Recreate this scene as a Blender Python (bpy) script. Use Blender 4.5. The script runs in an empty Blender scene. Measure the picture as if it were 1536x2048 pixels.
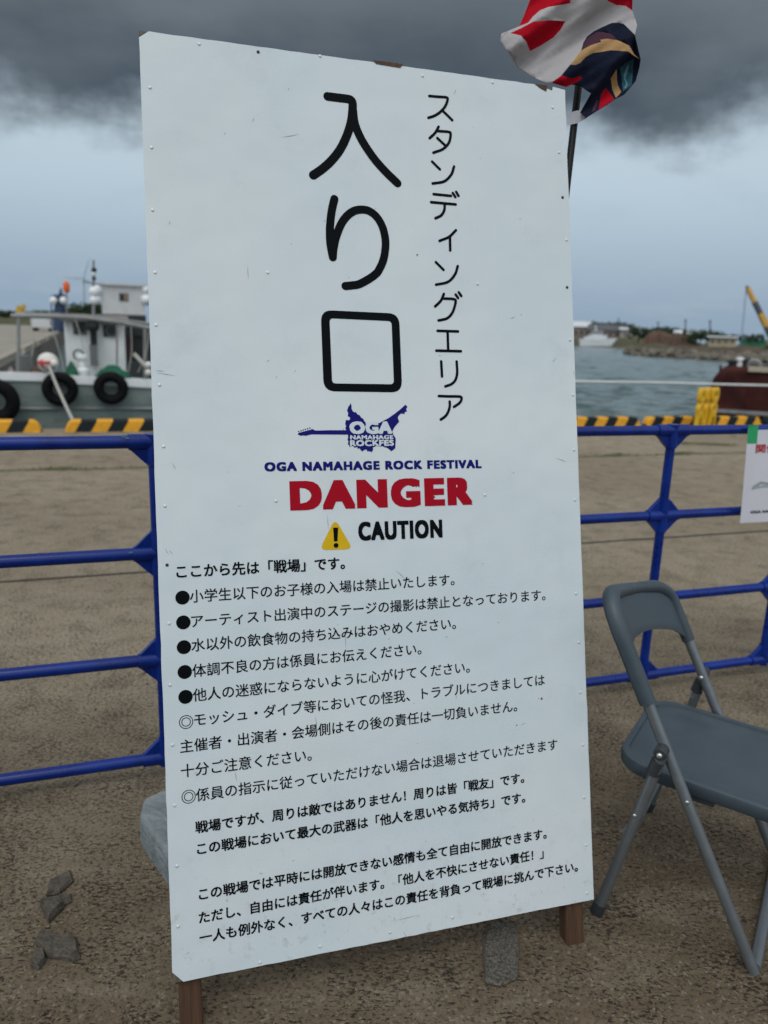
import bpy, bmesh, math, random
from mathutils import Vector, Matrix
from mathutils.geometry import delaunay_2d_cdt
random.seed(7)
SC = bpy.context.scene
COL = SC.collection
R = math.radians
# ------------------------------------------------------------------ camera
FPX, PITCH, ROLL, CAMH = 1500.0, R(13.6), R(1.95), 1.324
_f = Vector((0, math.cos(PITCH), -math.sin(PITCH))); _r = Vector((1, 0, 0)); _u = _r.cross(_f)
CR = math.cos(ROLL)*_r + math.sin(ROLL)*_u; CU = -math.sin(ROLL)*_r + math.cos(ROLL)*_u; CF = _f
CC = Vector((0, 0, CAMH))
cam = bpy.data.cameras.new('camera'); camo = bpy.data.objects.new('camera', cam); COL.objects.link(camo)
cam.sensor_fit = 'VERTICAL'; cam.sensor_height = 36; cam.lens = FPX/2048*36
cam.clip_start = 0.05; cam.clip_end = 12000
cam.dof.use_dof = True; cam.dof.focus_distance = 1.42; cam.dof.aperture_fstop = cam.lens/7.5
camo.matrix_world = Matrix(((CR.x, CU.x, -CF.x, CC.x), (CR.y, CU.y, -CF.y, CC.y), (CR.z, CU.z, -CF.z, CC.z), (0, 0, 0, 1)))
SC.camera = camo
# ------------------------------------------------------------------ world: overcast sky with a dark cloud bank over a pale band
SUN_EL, SUN_AZ = R(58), R(200)     # azimuth clockwise from +Y
w = bpy.data.worlds.new('World'); SC.world = w; w.use_nodes = True
nt = w.node_tree; N = nt.nodes; L = nt.links; N.clear()
def nn(t, **k):
    n = N.new(t)
    for a, b in k.items(): setattr(n, a, b)
    return n
def wmath(op, a, b=None, c=None, clamp=False):
    n = nn('ShaderNodeMath', operation=op, use_clamp=clamp)
    for i, x in enumerate((a, b, c)):
        if x is None: continue
        if isinstance(x, (int, float)): n.inputs[i].default_value = x
        else: L.new(x, n.inputs[i])
    return n.outputs[0]
def wramp(x, lo, hi):
    n = nn('ShaderNodeMapRange', interpolation_type='SMOOTHSTEP'); L.new(x, n.inputs[0])
    n.inputs[1].default_value = lo; n.inputs[2].default_value = hi
    return n.outputs[0]
def wmix(f, a, b):
    n = nn('ShaderNodeMix', data_type='RGBA')
    if isinstance(f, float): n.inputs[0].default_value = f
    else: L.new(f, n.inputs[0])
    for i, x in ((6, a), (7, b)):
        if isinstance(x, tuple): n.inputs[i].default_value = (*x, 1)
        else: L.new(x, n.inputs[i])
    return n.outputs[2]
tc = nn('ShaderNodeTexCoord'); sep = nn('ShaderNodeSeparateXYZ'); L.new(tc.outputs['Generated'], sep.inputs[0])
X, Y, Z = sep.outputs
inv = wmath('DIVIDE', 1.0, wmath('ADD', wmath('MAXIMUM', Z, 0.0), 0.22))
cmb = nn('ShaderNodeCombineXYZ'); L.new(wmath('MULTIPLY', X, inv), cmb.inputs[0]); L.new(wmath('MULTIPLY', Y, inv), cmb.inputs[1]); cmb.inputs[2].default_value = 3.7
def wnoise(scale, detail=6, rough=.55, src=None):
    n = nn('ShaderNodeTexNoise'); n.inputs['Scale'].default_value = scale; n.inputs['Detail'].default_value = detail; n.inputs['Roughness'].default_value = rough
    L.new(src or cmb.outputs[0], n.inputs['Vector']); return n.outputs['Fac']
n1 = wnoise(1.3, 5); n2 = wnoise(3.2, 8, .6); n3 = wnoise(9, 6, .6, tc.outputs['Generated'])
edge_n = wmath('ADD', wmath('MULTIPLY', wmath('SUBTRACT', n3, .5), .10), wmath('MULTIPLY', wmath('SUBTRACT', n2, .5), .10))
bank = wramp(wmath('ADD', Z, edge_n), .188, .268)
front = wramp(Y, -.35, .35)
low = wmix(wramp(Z, 0.0, .2), (.27, .368, .485), (.50, .615, .70))
low = wmix(wmath('MULTIPLY', wramp(n2, .45, .75), .35), low, (.40, .49, .56))
dark = wmix(wramp(n1, .30, .72), (.052, .072, .094), (.165, .20, .228))
dark = wmix(wmath('MULTIPLY', wramp(n2, .35, .7), .45), dark, (.105, .13, .15))
dark = wmix(wmath('MULTIPLY', wramp(Z, .27, .42), .55), dark, (.215, .24, .255))
high = wmix(wramp(n1, .3, .75), (.80, .85, .90), (1.25, 1.28, 1.30))
up = wmix(front, high, wmix(wramp(Z, .50, .85), dark, (.62, .66, .69)))
cl = wmix(bank, low, up)
mul = nn('ShaderNodeVectorMath', operation='SCALE'); L.new(cl, mul.inputs[0]); mul.inputs['Scale'].default_value = 10.0
sky = nn('ShaderNodeTexSky', sky_type='NISHITA'); sky.sun_disc = False; sky.sun_elevation = SUN_EL; sky.sun_rotation = SUN_AZ
skyc = wmix(.96, sky.outputs[0], mul.outputs[0])
bg = nn('ShaderNodeBackground'); bg.inputs['Strength'].default_value = .1; L.new(skyc, bg.inputs[0])
wo = nn('ShaderNodeOutputWorld'); L.new(bg.outputs[0], wo.inputs[0])
# ------------------------------------------------------------------ sun through the overcast
sl = bpy.data.lights.new('sun', 'SUN'); sl.energy = .75; sl.angle = R(22); sl.color = (1, .97, .93)
so = bpy.data.objects.new('sun', sl); COL.objects.link(so)
sd = Vector((math.sin(SUN_AZ)*math.cos(SUN_EL), math.cos(SUN_AZ)*math.cos(SUN_EL), math.sin(SUN_EL)))
so.rotation_euler = sd.to_track_quat('Z', 'Y').to_euler(); so.location = sd*60
SC.view_settings.view_transform = 'Standard'; SC.view_settings.look = 'None'; SC.view_settings.gamma = 1; SC.view_settings.exposure = 0.0
SC.cycles.max_bounces = 6
# ------------------------------------------------------------------ survey: quay axes and sight lines used to size things where they stand
QA = R(19.0); E1 = Vector((math.cos(QA), math.sin(QA), 0)); E2 = Vector((-math.sin(QA), math.cos(QA), 0)); ZZ = Vector((0, 0, 1))
WATER = -1.2
def Q(e, d, z): return E1*e + E2*d + ZZ*z
def ray(x, y): return CF + CR*((x-768)/FPX) + CU*((1024-y)/FPX)
def at(x, y, d): r = ray(x, y); return CC + r*(d/(r.dot(E2)))
def ez(x, y, d): p = at(x, y, d); return p.dot(E1), p.z
def gnd(x, y, z=0.0): r = ray(x, y); return CC + r*((z-CC.z)/r.z)
# ------------------------------------------------------------------ materials
def mat(name, col, rough=.6, metal=0.0, var=0.0, vscale=8.0, bump=0.0, bscale=60.0, col2=None, spec=.5, stretch=(1, 1, 1), detail=5, coat=0.0):
    m = bpy.data.materials.new(name); m.use_nodes = True; t = m.node_tree; b = t.nodes['Principled BSDF']
    b.inputs['Base Color'].default_value = (*col, 1); b.inputs['Roughness'].default_value = rough; b.inputs['Metallic'].default_value = metal
    b.inputs['Specular IOR Level'].default_value = spec; b.inputs['Coat Weight'].default_value = coat
    if var or col2 or bump:
        c = t.nodes.new('ShaderNodeTexCoord'); mp = t.nodes.new('ShaderNodeMapping'); mp.inputs['Scale'].default_value = stretch
        t.links.new(c.outputs['Object'], mp.inputs[0])
    if var or col2:
        n = t.nodes.new('ShaderNodeTexNoise'); n.inputs['Scale'].default_value = vscale; n.inputs['Detail'].default_value = detail; n.inputs['Roughness'].default_value = .65
        t.links.new(mp.outputs[0], n.inputs['Vector'])
        r = t.nodes.new('ShaderNodeValToRGB'); t.links.new(n.outputs['Fac'], r.inputs[0])
        a = col; d = col2 or tuple(min(1, x*(1+var)) for x in col)
        if not col2: a = tuple(x*(1-var) for x in col)
        r.color_ramp.elements[0].position = .34; r.color_ramp.elements[0].color = (*a, 1)
        r.color_ramp.elements[1].position = .68; r.color_ramp.elements[1].color = (*d, 1)
        t.links.new(r.outputs[0], b.inputs['Base Color'])
        mr = t.nodes.new('ShaderNodeMapRange'); t.links.new(n.outputs['Fac'], mr.inputs[0]); mr.inputs[3].default_value = max(.05, rough-.1); mr.inputs[4].default_value = min(1, rough+.12)
        t.links.new(mr.outputs[0], b.inputs['Roughness'])
    if bump:
        n = t.nodes.new('ShaderNodeTexNoise'); n.inputs['Scale'].default_value = bscale; n.inputs['Detail'].default_value = 6
        t.links.new(mp.outputs[0], n.inputs['Vector'])
        bp = t.nodes.new('ShaderNodeBump'); bp.inputs['Strength'].default_value = bump; bp.inputs['Distance'].default_value = .01
        t.links.new(n.outputs['Fac'], bp.inputs['Height']); t.links.new(bp.outputs[0], b.inputs['Normal'])
    return m
class NT:
    def __init__(s, m): s.m = m; s.t = m.node_tree; s.b = s.t.nodes['Principled BSDF']
    def n(s, ty, **k):
        x = s.t.nodes.new(ty)
        for a, v in k.items(): setattr(x, a, v)
        return x
    def l(s, a, b): s.t.links.new(a, b)
    def coords(s, scale=(1, 1, 1), rot=(0, 0, 0)):
        c = s.n('ShaderNodeTexCoord'); m = s.n('ShaderNodeMapping'); m.inputs['Scale'].default_value = scale; m.inputs['Rotation'].default_value = rot
        s.l(c.outputs['Object'], m.inputs[0]); return m.outputs[0]
    def noise(s, v, scale, detail=5, rough=.6):
        n = s.n('ShaderNodeTexNoise'); n.inputs['Scale'].default_value = scale; n.inputs['Detail'].default_value = detail; n.inputs['Roughness'].default_value = rough
        s.l(v, n.inputs['Vector']); return n.outputs['Fac']
    def vor(s, v, scale, feat='F1', out='Distance', rnd=1.0):
        n = s.n('ShaderNodeTexVoronoi', feature=feat); n.inputs['Scale'].default_value = scale; n.inputs['Randomness'].default_value = rnd
        s.l(v, n.inputs['Vector']); return n.outputs[out]
    def ramp(s, x, lo, hi, a=0.0, b=1.0):
        n = s.n('ShaderNodeMapRange', interpolation_type='SMOOTHSTEP'); s.l(x, n.inputs[0]); n.inputs[1].default_value = lo; n.inputs[2].default_value = hi
        n.inputs[3].default_value = a; n.inputs[4].default_value = b; return n.outputs[0]
    def mth(s, op, a, b):
        n = s.n('ShaderNodeMath', operation=op)
        for i, x in enumerate((a, b)):
            if isinstance(x, (int, float)): n.inputs[i].default_value = x
            else: s.l(x, n.inputs[i])
        return n.outputs[0]
    def mix(s, f, a, b):
        n = s.n('ShaderNodeMix', data_type='RGBA')
        if isinstance(f, float): n.inputs[0].default_value = f
        else: s.l(f, n.inputs[0])
        for i, x in ((6, a), (7, b)):
            if isinstance(x, tuple): n.inputs[i].default_value = (*x, 1)
            else: s.l(x, n.inputs[i])
        return n.outputs[2]
    def bump(s, h, strength, dist=.01, prev=None):
        n = s.n('ShaderNodeBump'); n.inputs['Strength'].default_value = strength; n.inputs['Distance'].default_value = dist; s.l(h, n.inputs['Height'])
        if prev: s.l(prev, n.inputs['Normal'])
        return n.outputs[0]
def ground_mat():
    k = NT(mat('worn_concrete', (.2, .17, .13), .9)); v = k.coords(rot=(0, 0, -QA))
    big = k.noise(v, .55, 4); mid = k.noise(k.coords((1, 3.0, 1), (0, 0, -QA)), 3.0, 5, .65); fine = k.noise(v, 95, 6, .78); grit = k.noise(v, 240, 3, .75)
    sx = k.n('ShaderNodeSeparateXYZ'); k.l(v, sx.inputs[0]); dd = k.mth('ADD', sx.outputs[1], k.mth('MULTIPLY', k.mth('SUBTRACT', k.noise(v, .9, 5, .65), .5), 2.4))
    worn_vignette = k.ramp(dd, 3.3, .7)  # near slab: worn aggregate, with vignette darkening also put into the colour
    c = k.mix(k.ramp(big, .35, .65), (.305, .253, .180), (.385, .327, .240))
    c = k.mix(worn_vignette, c, (.148, .109, .068))
    c = k.mix(k.mth('MULTIPLY', k.ramp(mid, .45, .72), k.mth('ADD', .25, k.mth('MULTIPLY', worn_vignette, .12))), c, (.40, .342, .25))
    c = k.mix(k.mth('MULTIPLY', k.ramp(mid, .5, .3), k.mth('ADD', .22, k.mth('MULTIPLY', worn_vignette, .22))), c, (.135, .102, .066))
    c = k.mix(k.mth('MULTIPLY', k.ramp(fine, .50, .36), .85), c, (.060, .046, .031))
    c = k.mix(k.mth('MULTIPLY', k.ramp(fine, .54, .68), .22), c, (.32, .262, .18))
    vc = k.vor(v, 170, out='Color'); sp = k.n('ShaderNodeSeparateColor'); k.l(vc, sp.inputs[0])
    c = k.mix(k.mth('MULTIPLY', k.ramp(sp.outputs[0], .90, .97), .42), c, (.36, .31, .24))
    c = k.mix(k.mth('MULTIPLY', k.ramp(sp.outputs[1], .84, .92), .55), c, (.060, .052, .042))
    pv = k.coords((1.0, 2.0, 1), (0, 0, R(22)))
    p1 = k.noise(pv, 24, 5, .62); p2 = k.noise(pv, 70, 5, .66); p3 = k.noise(v, 7, 3, .5)
    pit = k.mth('MAXIMUM', k.ramp(p1, .352, .325), k.mth('MULTIPLY', k.ramp(k.mth('ADD', p2, k.mth('MULTIPLY', k.mth('SUBTRACT', p3, .5), .35)), .425, .385), .9))
    c = k.mix(k.mth('MULTIPLY', pit, k.mth('ADD', k.mth('MULTIPLY', worn_vignette, .62), .30)), c, (.024, .019, .014))
    k.l(c, k.b.inputs['Base Color'])
    h = k.mth('SUBTRACT', k.mth('ADD', k.mth('MULTIPLY', fine, .6), k.mth('MULTIPLY', grit, .45)), k.mth('MULTIPLY', pit, .8))
    k.l(k.bump(h, 1.0, .009), k.b.inputs['Normal']); k.b.inputs['Specular IOR Level'].default_value = .25
    return k.m
def board_mat():
    k = NT(mat('white_sheet', (.7, .78, .80), .3)); v = k.coords()
    big = k.noise(v, 2.2, 4); blot = k.noise(v, 6.5, 6, .7); sm = k.noise(k.coords((1, 1, .12)), 22, 5, .7); sp = k.noise(v, 150, 3, .6); sm2 = k.noise(k.coords((1, 1, .35), (0, R(25), 0)), 60, 4, .7)
    c = k.mix(k.ramp(big, .35, .7), (.595, .68, .715), (.655, .713, .732))
    c = k.mix(k.mth('MULTIPLY', k.ramp(blot, .52, .74), .30), c, (.44, .52, .57))
    c = k.mix(k.mth('MULTIPLY', k.ramp(sm, .62, .80), .30), c, (.45, .49, .49))
    c = k.mix(k.mth('MULTIPLY', k.ramp(sm2, .70, .78), .35), c, (.36, .39, .39))
    c = k.mix(k.mth('MULTIPLY', k.ramp(sp, .72, .78), .5), c, (.28, .29, .28))
    sx = k.n('ShaderNodeSeparateXYZ'); k.l(v, sx.inputs[0]); low = k.mth('MULTIPLY', k.ramp(sx.outputs[2], .42, .10), k.ramp(k.noise(v, 38, 5, .75), .54, .70))
    c = k.mix(k.mth('MULTIPLY', low, .5), c, (.36, .32, .25))
    k.l(c, k.b.inputs['Base Color'])
    k.l(k.bump(k.noise(v, 2.4, 3), .35, .03, k.bump(blot, .05, .01, k.bump(sp, .05, .002))), k.b.inputs['Normal'])
    k.l(k.ramp(blot, .3, .8, .16, .38), k.b.inputs['Roughness']); k.b.inputs['Specular IOR Level'].default_value = .5
    return k.m
def wood_mat(name, a, b):
    k = NT(mat(name, a, .75)); v = k.coords((26, 26, 1.6))
    g = k.noise(v, 3.0, 5, .6); f = k.noise(k.coords((90, 90, 3)), 4, 3)
    c = k.mix(k.ramp(g, .3, .7), a, b); c = k.mix(k.mth('MULTIPLY', k.ramp(f, .5, .75), .5), c, tuple(x*.45 for x in a))
    k.l(c, k.b.inputs['Base Color']); k.l(k.bump(g, .3, .003), k.b.inputs['Normal']); return k.m
def water_mat():
    k = NT(mat('harbour_water', (.045, .075, .078), .12)); v = k.coords((1, 1.9, 1), (0, 0, -QA))
    a = k.noise(v, .9, 4, .55); b = k.noise(v, 3.5, 4, .6); c = k.noise(v, .38, 3, .5)
    h = k.mth('ADD', k.mth('MULTIPLY', a, 1.0), k.mth('ADD', k.mth('MULTIPLY', b, .28), k.mth('MULTIPLY', c, 1.3)))
    k.l(k.bump(h, .5, .25), k.b.inputs['Normal']); k.b.inputs['IOR'].default_value = 1.33
    k.l(k.mix(k.ramp(a, .4, .7), (.06, .10, .10), (.12, .17, .168)), k.b.inputs['Base Color']); return k.m
def rust_mat():
    k = NT(mat('rusty_steel', (.1, .03, .025), .8, spec=.2)); v = k.coords()
    a = k.noise(v, 1.6, 6, .65); b = k.noise(k.coords((5, 5, .8)), 2, 5, .7); d = k.noise(v, 22, 4)
    c = k.mix(k.ramp(a, .35, .65), (.036, .008, .008), (.075, .020, .014)); c = k.mix(k.mth('MULTIPLY', k.ramp(b, .5, .72), .6), c, (.02, .008, .009))
    c = k.mix(k.mth('MULTIPLY', k.ramp(a, .64, .70), .7), c, (.20, .10, .055)); k.l(c, k.b.inputs['Base Color'])
    k.l(k.bump(d, .4, .01), k.b.inputs['Normal']); return k.m
def hull_mat():
    k = NT(mat('grey_green_hull', (.17, .22, .205), .5)); v = k.coords((.6, .6, 2.2)); a = k.noise(v, 2.2, 6, .65); b = k.noise(k.coords((6, 6, .5)), 1.6, 5, .7)
    c = k.mix(k.ramp(a, .35, .68), (.15, .195, .185), (.24, .29, .27)); c = k.mix(k.mth('MULTIPLY', k.ramp(b, .56, .74), .55), c, (.07, .06, .045)); k.l(c, k.b.inputs['Base Color']); return k.m
def blue_mat():
    k = NT(mat('blue_paint', (.0005, .021, .21), .28, spec=.35)); v = k.coords(); a = k.noise(v, 9, 5, .65); ch = k.noise(v, 34, 4, .7); st = k.noise(k.coords((1, 1, .2)), 40, 4, .7)
    c = k.mix(k.ramp(a, .35, .68), (.0005, .016, .165), (.0008, .027, .245)); c = k.mix(k.mth('MULTIPLY', k.ramp(st, .58, .76), .35), c, (.02, .045, .12))
    c = k.mix(k.mth('MULTIPLY', k.ramp(ch, .715, .735), .75), c, (.09, .17, .30)); k.l(c, k.b.inputs['Base Color']); k.l(k.ramp(a, .3, .7, .22, .42), k.b.inputs['Roughness'])
    k.l(k.bump(k.noise(v, 120, 3), .08, .002), k.b.inputs['Normal']); return k.m
def stain_white(name, base, stain):
    k = NT(mat(name, base, .45)); b = k.noise(k.coords((5, 5, .6)), 1.5, 5, .7); a = k.noise(k.coords(), 3, 5)
    c = k.mix(k.mth('MULTIPLY', k.ramp(a, .4, .75), .4), base, tuple(x*.75 for x in base)); c = k.mix(k.mth('MULTIPLY', k.ramp(b, .58, .76), .6), c, stain); k.l(c, k.b.inputs['Base Color']); return k.m
M = dict(
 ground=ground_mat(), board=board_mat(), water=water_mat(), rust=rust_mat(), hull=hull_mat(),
 ply=wood_mat('plywood_edge', (.30, .20, .12), (.42, .30, .19)), oldply=wood_mat('weathered_plywood', (.07, .055, .042), (.16, .125, .09)), leg=wood_mat('brown_timber', (.045, .020, .009), (.095, .045, .020)),
 black=mat('black_vinyl', (.0025, .004, .0055), .5, spec=.06), navy=mat('navy_vinyl', (.007, .007, .15), .5, spec=.1), red=mat('red_vinyl', (.36, .002, .014), .5, spec=.1),
 yellow=mat('yellow_vinyl', (.66, .43, .008), .5, var=.06, vscale=30, spec=.15), cream=mat('pale_print', (.60, .69, .73), .35),
 screw=mat('painted_screw', (.66, .70, .72), .3, .2, var=.1, vscale=200), rustscrew=mat('rusted_screw', (.06, .04, .03), .6, .4), scuff=mat('grey_scuff', (.30, .33, .34), .7),
 blue=blue_mat(), bluechip=mat('scraped_blue', (.10, .26, .42), .5),
 plastic=mat('slate_plastic', (.047, .066, .082), .42, var=.13, vscale=9, bump=.12, bscale=420), tube=mat('grey_steel_tube', (.20, .222, .238), .36, .6, var=.08, vscale=20), hinge=mat('dark_hinge', (.03, .035, .04), .5), rivet=mat('rivet_steel', (.6, .6, .6), .3, .9),
 block=mat('grey_cast_block', (.15, .18, .195), .7, col2=(.29, .33, .345), vscale=12, bump=.8, bscale=55), stone=mat('broken_concrete', (.052, .045, .035), .95, col2=(.125, .108, .085), vscale=45, bump=.9, bscale=120),
 granite=mat('speckled_stone', (.04, .036, .03), .9, col2=(.15, .135, .11), vscale=170, bump=.7, bscale=200, detail=2),
 joint=mat('joint_filler', (.045, .04, .034), .95, var=.4, vscale=40), moss=mat('joint_moss', (.10, .10, .045), .95, col2=(.19, .165, .11), vscale=9), grass=mat('weed_green', (.10, .14, .035), .8, var=.3, vscale=10),
 kblack=mat('kerb_black', (.010, .016, .019), .6, var=.2, vscale=15, spec=.2), kyellow=mat('kerb_yellow', (.72, .34, .008), .55, var=.12, vscale=15, bump=.15),
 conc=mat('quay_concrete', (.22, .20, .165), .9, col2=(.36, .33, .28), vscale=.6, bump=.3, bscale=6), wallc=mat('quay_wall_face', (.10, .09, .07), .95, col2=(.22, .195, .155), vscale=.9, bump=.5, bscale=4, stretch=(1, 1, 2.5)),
 bwhite=stain_white('boat_white', (.82, .85, .85), (.34, .27, .19)), w2=stain_white('wheelhouse_white', (.62, .62, .62), (.32, .22, .12)), dark=mat('dark_interior', (.012, .014, .017), .6), darkred=mat('dark_red_panel', (.06, .01, .012), .7),
 glass=mat('window_glass', (.03, .04, .043), .12, spec=.5), frame=mat('grey_frame', (.15, .165, .165), .5), pipe=mat('galvanised_pipe', (.24, .25, .245), .5, .2, var=.2, vscale=3),
 rubber=mat('tyre_rubber', (.007, .007, .0075), .8, var=.3, vscale=6, bump=.4, bscale=20, spec=.15), rope=mat('mooring_rope', (.42, .41, .37), .9, var=.2, vscale=60, bump=.6, bscale=60), whiterope=mat('white_pipe', (.66, .70, .70), .5, var=.08, vscale=2),
 tarp=mat('green_netting', (.003, .10, .05), .75, var=.45, vscale=18, bump=.8, bscale=50), buoyw=mat('buoy_white', (.72, .70, .66), .5, var=.1, vscale=6), buoyr=mat('buoy_red', (.50, .06, .05), .5),
 orange=mat('orange_cloth', (.75, .13, .02), .7), mastblue=mat('dark_blue_mast', (.02, .045, .10), .6), hull2=mat('dark_hull', (.02, .026, .028), .6, var=.4, vscale=1.5),
 ypl=mat('yellow_plastic', (.68, .40, .008), .4, var=.08, vscale=9), earth=mat('brown_earth', (.06, .038, .022), .95, col2=(.115, .075, .048), vscale=.12, bump=.6, bscale=.5), earth2=mat('red_brown_earth', (.085, .045, .03), .95, col2=(.135, .082, .056), vscale=.1, bump=.6, bscale=.5),
 bank=mat('grassy_bank', (.05, .058, .022), .95, col2=(.095, .085, .045), vscale=.25, bump=.7, bscale=.6), land=mat('shore_land', (.12, .115, .085), .95, col2=(.19, .175, .13), vscale=.05), bank2=mat('breakwater_earth', (.055, .042, .028), .95, col2=(.10, .082, .05), vscale=.3, bump=.7, bscale=1.5), rock=mat('armour_rock', (.09, .08, .062), .95, col2=(.25, .225, .18), vscale=.8, bump=.7, bscale=3),
 leaf=mat('dark_foliage', (.018, .04, .018), .8, col2=(.05, .085, .03), vscale=.6), trunk=mat('tree_bark', (.07, .05, .035), .9), roofd=mat('dark_roof', (.09, .095, .10), .7, var=.15, vscale=.3), wallg=mat('grey_shed_wall', (.33, .31, .30), .8, var=.12, vscale=.2), wallp=mat('brown_shed_wall', (.25, .205, .185), .8, var=.12, vscale=.2),
 wht=mat('far_white', (.62, .65, .67), .6, var=.08, vscale=.3), beige=mat('beige_wall', (.38, .32, .21), .8, var=.1, vscale=.4), gsheet=mat('green_sheet', (.006, .13, .075), .7, var=.25, vscale=.6), crane=mat('crane_yellow', (.55, .30, .03), .5, var=.1, vscale=.6), craned=mat('crane_dark', (.05, .06, .065), .6),
 fwhite=mat('flag_white', (.42, .405, .41), .85, spec=.1), fred=mat('flag_red', (.40, .003, .014), .85, spec=.1), fnavy=mat('flag_navy', (.010, .014, .032), .85, var=.25, vscale=18, spec=.1), fgold=mat('flag_gold', (.40, .235, .095), .85), fteal=mat('flag_teal', (.015, .09, .12), .85), fwine=mat('flag_wine', (.05, .010, .03), .85), fteal2=mat('flag_pale_teal', (.12, .30, .34), .85),
 pole=mat('black_pole', (.004, .004, .005), .45, spec=.2), strap=mat('white_strap', (.60, .62, .68), .6), paper=mat('white_paper', (.66, .66, .72), .55, var=.03, vscale=12), tape=mat('green_tape', (.02, .36, .13), .45), pgrey=mat('print_grey', (.30, .37, .37), .6), redprint=mat('red_print', (.42, .01, .02), .6), truckw=mat('truck_white', (.60, .62, .62), .4), truckg=mat('truck_green_grey', (.22, .30, .28), .5), exc=mat('digger_yellow', (.55, .34, .01), .5), turb=mat('turbine_grey', (.42, .47, .50), .5),
)
def fabricize(names):
    for n in names:
        k = NT(M[n]); b = k.bump(k.noise(k.coords(), 45, 4), .25, .004); k.l(b, k.b.inputs['Normal'])
fabricize(['fwhite', 'fred', 'fnavy', 'fgold', 'fteal', 'fwine'])
# ------------------------------------------------------------------ mesh building
MATS = {}          # root or part -> world matrix its meshes are expressed in
class MB:
    def __init__(s): s.v = []; s.f = []; s.mi = []; s.cur = 0
    def add(s, vs, fs):
        o = len(s.v); s.v += [Vector(p) for p in vs]
        for f in fs: s.f.append([o+i for i in f]); s.mi.append(s.cur)
        return s
    def box(s, c, ax, ay, az):      # centre and three half-axis vectors
        c = Vector(c); ax, ay, az = Vector(ax), Vector(ay), Vector(az)
        vs = [c+i*ax+j*ay+k*az for k in (-1, 1) for j in (-1, 1) for i in (-1, 1)]
        return s.add(vs, [(0, 2, 3, 1), (4, 5, 7, 6), (0, 1, 5, 4), (2, 6, 7, 3), (0, 4, 6, 2), (1, 3, 7, 5)])
    def qbox(s, e0, e1, d0, d1, z0, z1):
        return s.box(Q((e0+e1)/2, (d0+d1)/2, (z0+z1)/2), E1*(e1-e0)/2, E2*(d1-d0)/2, ZZ*(z1-z0)/2)
    def tube(s, pts, r, n=12, cap=True):
        pts = [Vector(p) for p in pts]; rings = []; up = None
        for i, p in enumerate(pts):
            t = (pts[min(i+1, len(pts)-1)] - pts[max(i-1, 0)]).normalized()
            if up is None: up = t.orthogonal().normalized()
            up = (up - t*up.dot(t)).normalized(); b = t.cross(up)
            rr = r[i] if isinstance(r, (list, tuple)) else r
            rings.append([p + (up*math.cos(a) + b*math.sin(a))*rr for a in [2*math.pi*k/n for k in range(n)]])
        vs = [v for g in rings for v in g]; fs = []
        for i in range(len(pts)-1):
            for k in range(n): fs.append((i*n+k, i*n+(k+1) % n, (i+1)*n+(k+1) % n, (i+1)*n+k))
        if cap: fs.append(tuple(range(n))[::-1]); fs.append(tuple((len(pts)-1)*n+k for k in range(n)))
        return s.add(vs, fs)
    def prism(s, pts, off):         # planar polygon extruded by a vector
        n = len(pts); pts = [Vector(p) for p in pts]; off = Vector(off)
        return s.add(pts + [p+off for p in pts], [tuple(range(n))[::-1], tuple(range(n, 2*n))] + [(i, (i+1) % n, n+(i+1) % n, n+i) for i in range(n)])
    def lathe(s, c, prof, axis=ZZ, n=20):
        axis = Vector(axis).normalized(); a = axis.orthogonal().normalized(); b = axis.cross(a); c = Vector(c); m = len(prof)
        vs = [c + axis*h + (a*math.cos(t)+b*math.sin(t))*max(r, 1e-4) for r, h in prof for t in [2*math.pi*k/n for k in range(n)]]
        fs = [(i*n+k, i*n+(k+1) % n, (i+1)*n+(k+1) % n, (i+1)*n+k) for i in range(m-1) for k in range(n)]
        fs += [tuple(range(n))[::-1], tuple((m-1)*n+k for k in range(n))]
        return s.add(vs, fs)
    def ball(s, c, r, n=16): return s.lathe(c, [(r*math.sin(math.pi*i/n), -r*math.cos(math.pi*i/n)) for i in range(n+1)], n=n)
    def torus(s, c, axis, RR, r, n=36, m=14):
        axis = Vector(axis).normalized(); a = axis.orthogonal().normalized(); b = axis.cross(a); c = Vector(c); vs = []
        for i in range(n):
            t = 2*math.pi*i/n; o = a*math.cos(t)+b*math.sin(t)
            for k in range(m): p = 2*math.pi*k/m; vs.append(c + o*(RR+r*math.cos(p)) + axis*r*1.25*math.sin(p))
        return s.add(vs, [(i*m+k, i*m+(k+1) % m, ((i+1) % n)*m+(k+1) % m, ((i+1) % n)*m+k) for i in range(n) for k in range(m)])
    def build(s, name, mats, parent=None, smooth=False, base=None):
        me = bpy.data.meshes.new(name); ob = bpy.data.objects.new(name, me); COL.objects.link(ob)
        if parent is not None:
            mw = MATS[parent.name]; inv_ = mw.inverted(); vs = [inv_ @ v for v in s.v]; ob.parent = parent; MATS[ob.name] = mw
        else:
            if base is None:
                lo = [min(v[i] for v in s.v) for i in range(3)]; hi = [max(v[i] for v in s.v) for i in range(3)]
                base = Vector(((lo[0]+hi[0])/2, (lo[1]+hi[1])/2, lo[2]))
            vs = [v-base for v in s.v]; ob.location = base; MATS[ob.name] = Matrix.Translation(base)
        me.from_pydata(vs, [], s.f)
        for m in (mats if isinstance(mats, list) else [mats]): me.materials.append(m)
        for p, i in zip(me.polygons, s.mi): p.material_index = i; p.use_smooth = bool(smooth)
        bm = bmesh.new(); bm.from_mesh(me); bmesh.ops.recalc_face_normals(bm, faces=bm.faces); bm.to_mesh(me); bm.free()
        if smooth == 'auto':
            for p in me.polygons: p.use_smooth = True
            me.set_sharp_from_angle(angle=R(38))
        me.update(); return ob
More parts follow.
